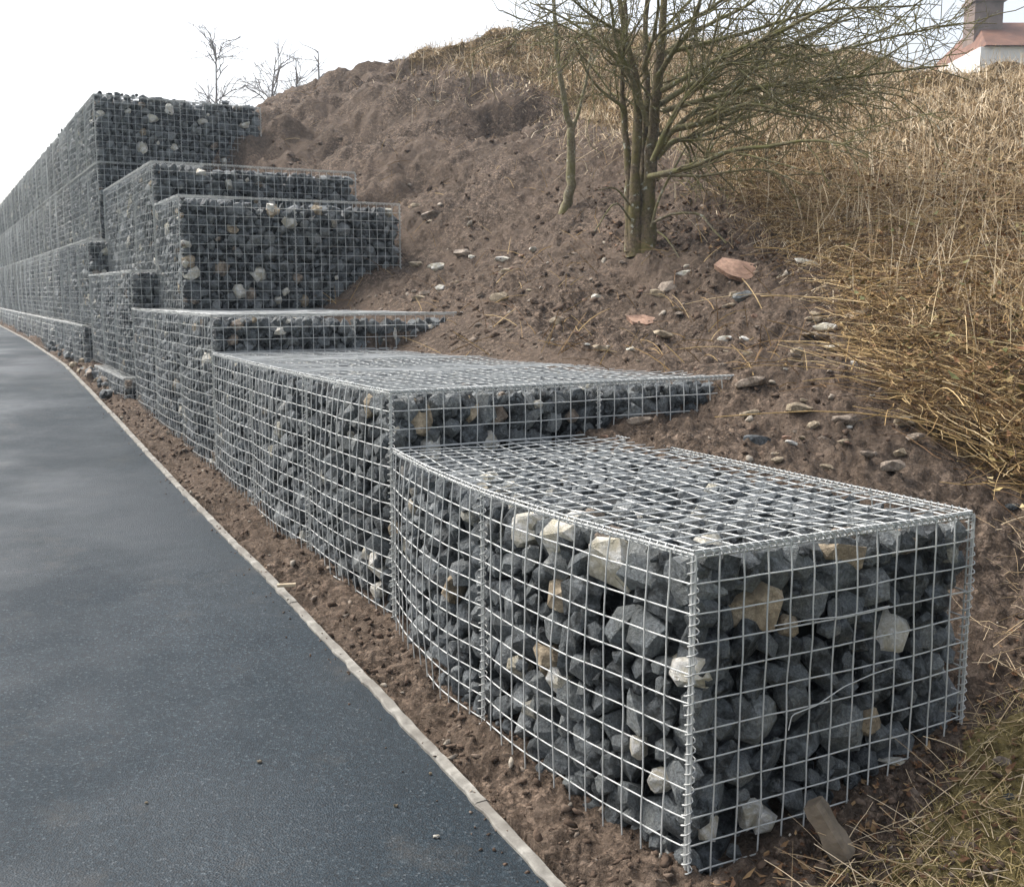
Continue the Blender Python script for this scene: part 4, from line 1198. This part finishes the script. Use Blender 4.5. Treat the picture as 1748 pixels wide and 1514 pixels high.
# grass at the near right corner
Pg = scatter(27000, [(1400, 1514), (1540, 1420), (1600, 1330), (1690, 1210), (1800, 1120), (2200, 1100), (2200, 2200), (1400, 2200)], 10, 34, 1.7, 3.6); n = len(Pg)
A = arcs(Pg, rng.uniform(.015, .06, n), rng.uniform(.3, .98, n), 4, rdir(n), rng.uniform(.2, 1, n))
a_ = Acc(); a_.ribbons(A, np.linspace(1, .3, 4)[None] * rng.uniform(.0018, .004, n)[:, None], rdir(n), rng.random(n))
tag(a_.build("short_grass", M["grass"]), "short green and straw grass by the bare gabion end", "grass", kind="stuff")
Pg = scatter(1900, [(1340, 1514), (1500, 1400), (1650, 1240), (1690, 1000), (1700, 880), (1800, 850), (2200, 1100), (2200, 2200), (1400, 2200)], 8, 34, 1.8, 4.4); n = len(Pg)
A = arcs(Pg + [0, 0, .008], rng.uniform(.04, .2, n), rng.uniform(.8, .99, n), 5, rdir(n), rng.uniform(0, .3, n))
gz = ground(A[..., 0], A[..., 1]); A[..., 2] = np.maximum(A[..., 2], gz + .004)
a_ = Acc(); a_.strands(A, np.linspace(1, .6, 5)[None] * rng.uniform(.0007, .0017, n)[:, None], 3, rng.uniform(.05, .8, n))
tag(a_.build("straw_litter", M["straw"]), "fallen straw stems lying over the ground by the gabion end", "straw", kind="stuff")
# roots and dead twigs on the bare soil
Pg = scatter(900, SOILPOLY, -14, 20, 5, 17); n = len(Pg)
A = arcs(Pg + [0, 0, .01], rng.uniform(.06, .35, n), rng.uniform(.6, .99, n), 5, rdir(n), rng.uniform(0, .6, n))
a_ = Acc(); a_.strands(A, np.linspace(1, .5, 5)[None] * rng.uniform(.0015, .004, n)[:, None], 3, rng.uniform(.1, .9, n))
tag(a_.build("root_scraps", M["bramble"]), "broken roots and twigs sticking out of the bare bank", "roots", kind="stuff")

# ------------------------------------------------------------------ house beyond the bank
YH = 40.0
hb = px(1760, 100, YH); zb = 4.3
house = empty("house", (hb[0], YH, zb)); tag(house, "white rendered house with brown roof and grey chimney beyond the bank", "house")
def part(name, boxes, mat, parent=house):
    a_ = Acc()
    for V, Q, T in boxes: a_.add(V, Q, T)
    return a_.build(name, mat, parent, origin=(hb[0], YH, zb))
def box(x0, x1, y0, y1, z0, z1):
    V = [[x, y, z] for z in (z0, z1) for y in (y0, y1) for x in (x0, x1)]
    return V, [[0, 2, 3, 1], [4, 5, 7, 6], [0, 1, 5, 4], [2, 6, 7, 3], [0, 4, 6, 2], [1, 3, 7, 5]], []
xl = px(1674, 90, YH)[0]; ze = px(1700, 80, YH)[2]; xc = px(1720, 40, YH)[0]; zr = px(1720, 34, YH)[2]
part("wall", [box(xl, xl + 9, YH, YH + 6, zb - 1, ze)], M["render"])
rf = ([[xl + .1, YH - .2, ze + .01], [xl + 9.2, YH - .2, ze + .01], [xl + 9.2, YH + 6.2, ze + .01], [xl + .1, YH + 6.2, ze + .01], [xc, YH + 2.5, zr + .5], [xl + 7.4, YH + 2.5, zr + .5]], [[0, 1, 5, 4], [2, 3, 4, 5], [0, 3, 2, 1]], [[3, 0, 4], [1, 2, 5]])
part("roof", [rf], M["roof"])
cw = 48 / FPX * YH / 2
ch = part("chimney", [box(xc - cw, xc + cw, YH + 1.6, YH + 2.6, ze + .1, zr + 1.6)], M["chimney"])
a_ = Acc(); V, Q, T = box(xc - cw - .08, xc + cw + .08, YH + 1.5, YH + 2.7, zr + 1.05, zr + 1.2); a_.add(V, Q, T)
a_.build("chimney_cap", M["chimney"], ch, origin=(hb[0], YH, zb)).location = (0, 0, 0)

# ------------------------------------------------------------------ added haze volume imitating veiling glare
m = NT("glare_haze"); m.t.nodes.remove(m.b)
vol = m.n("ShaderNodeVolumePrincipled"); vol.inputs["Color"].default_value = (.74, .87, 1, 1); vol.inputs["Density"].default_value = HAZE; vol.inputs["Anisotropy"].default_value = .3
m.l(vol.outputs[0], [n_ for n_ in m.t.nodes if n_.type == 'OUTPUT_MATERIAL'][0].inputs["Volume"])
a_ = Acc(); V, Q, T = box(-32, 32, -14, 56, -2.2, 14.5); a_.add(V, Q, T)
tag(a_.build("haze", m.m), "thin pale haze added to imitate veiling glare over the path and bank", "haze", kind="stuff")
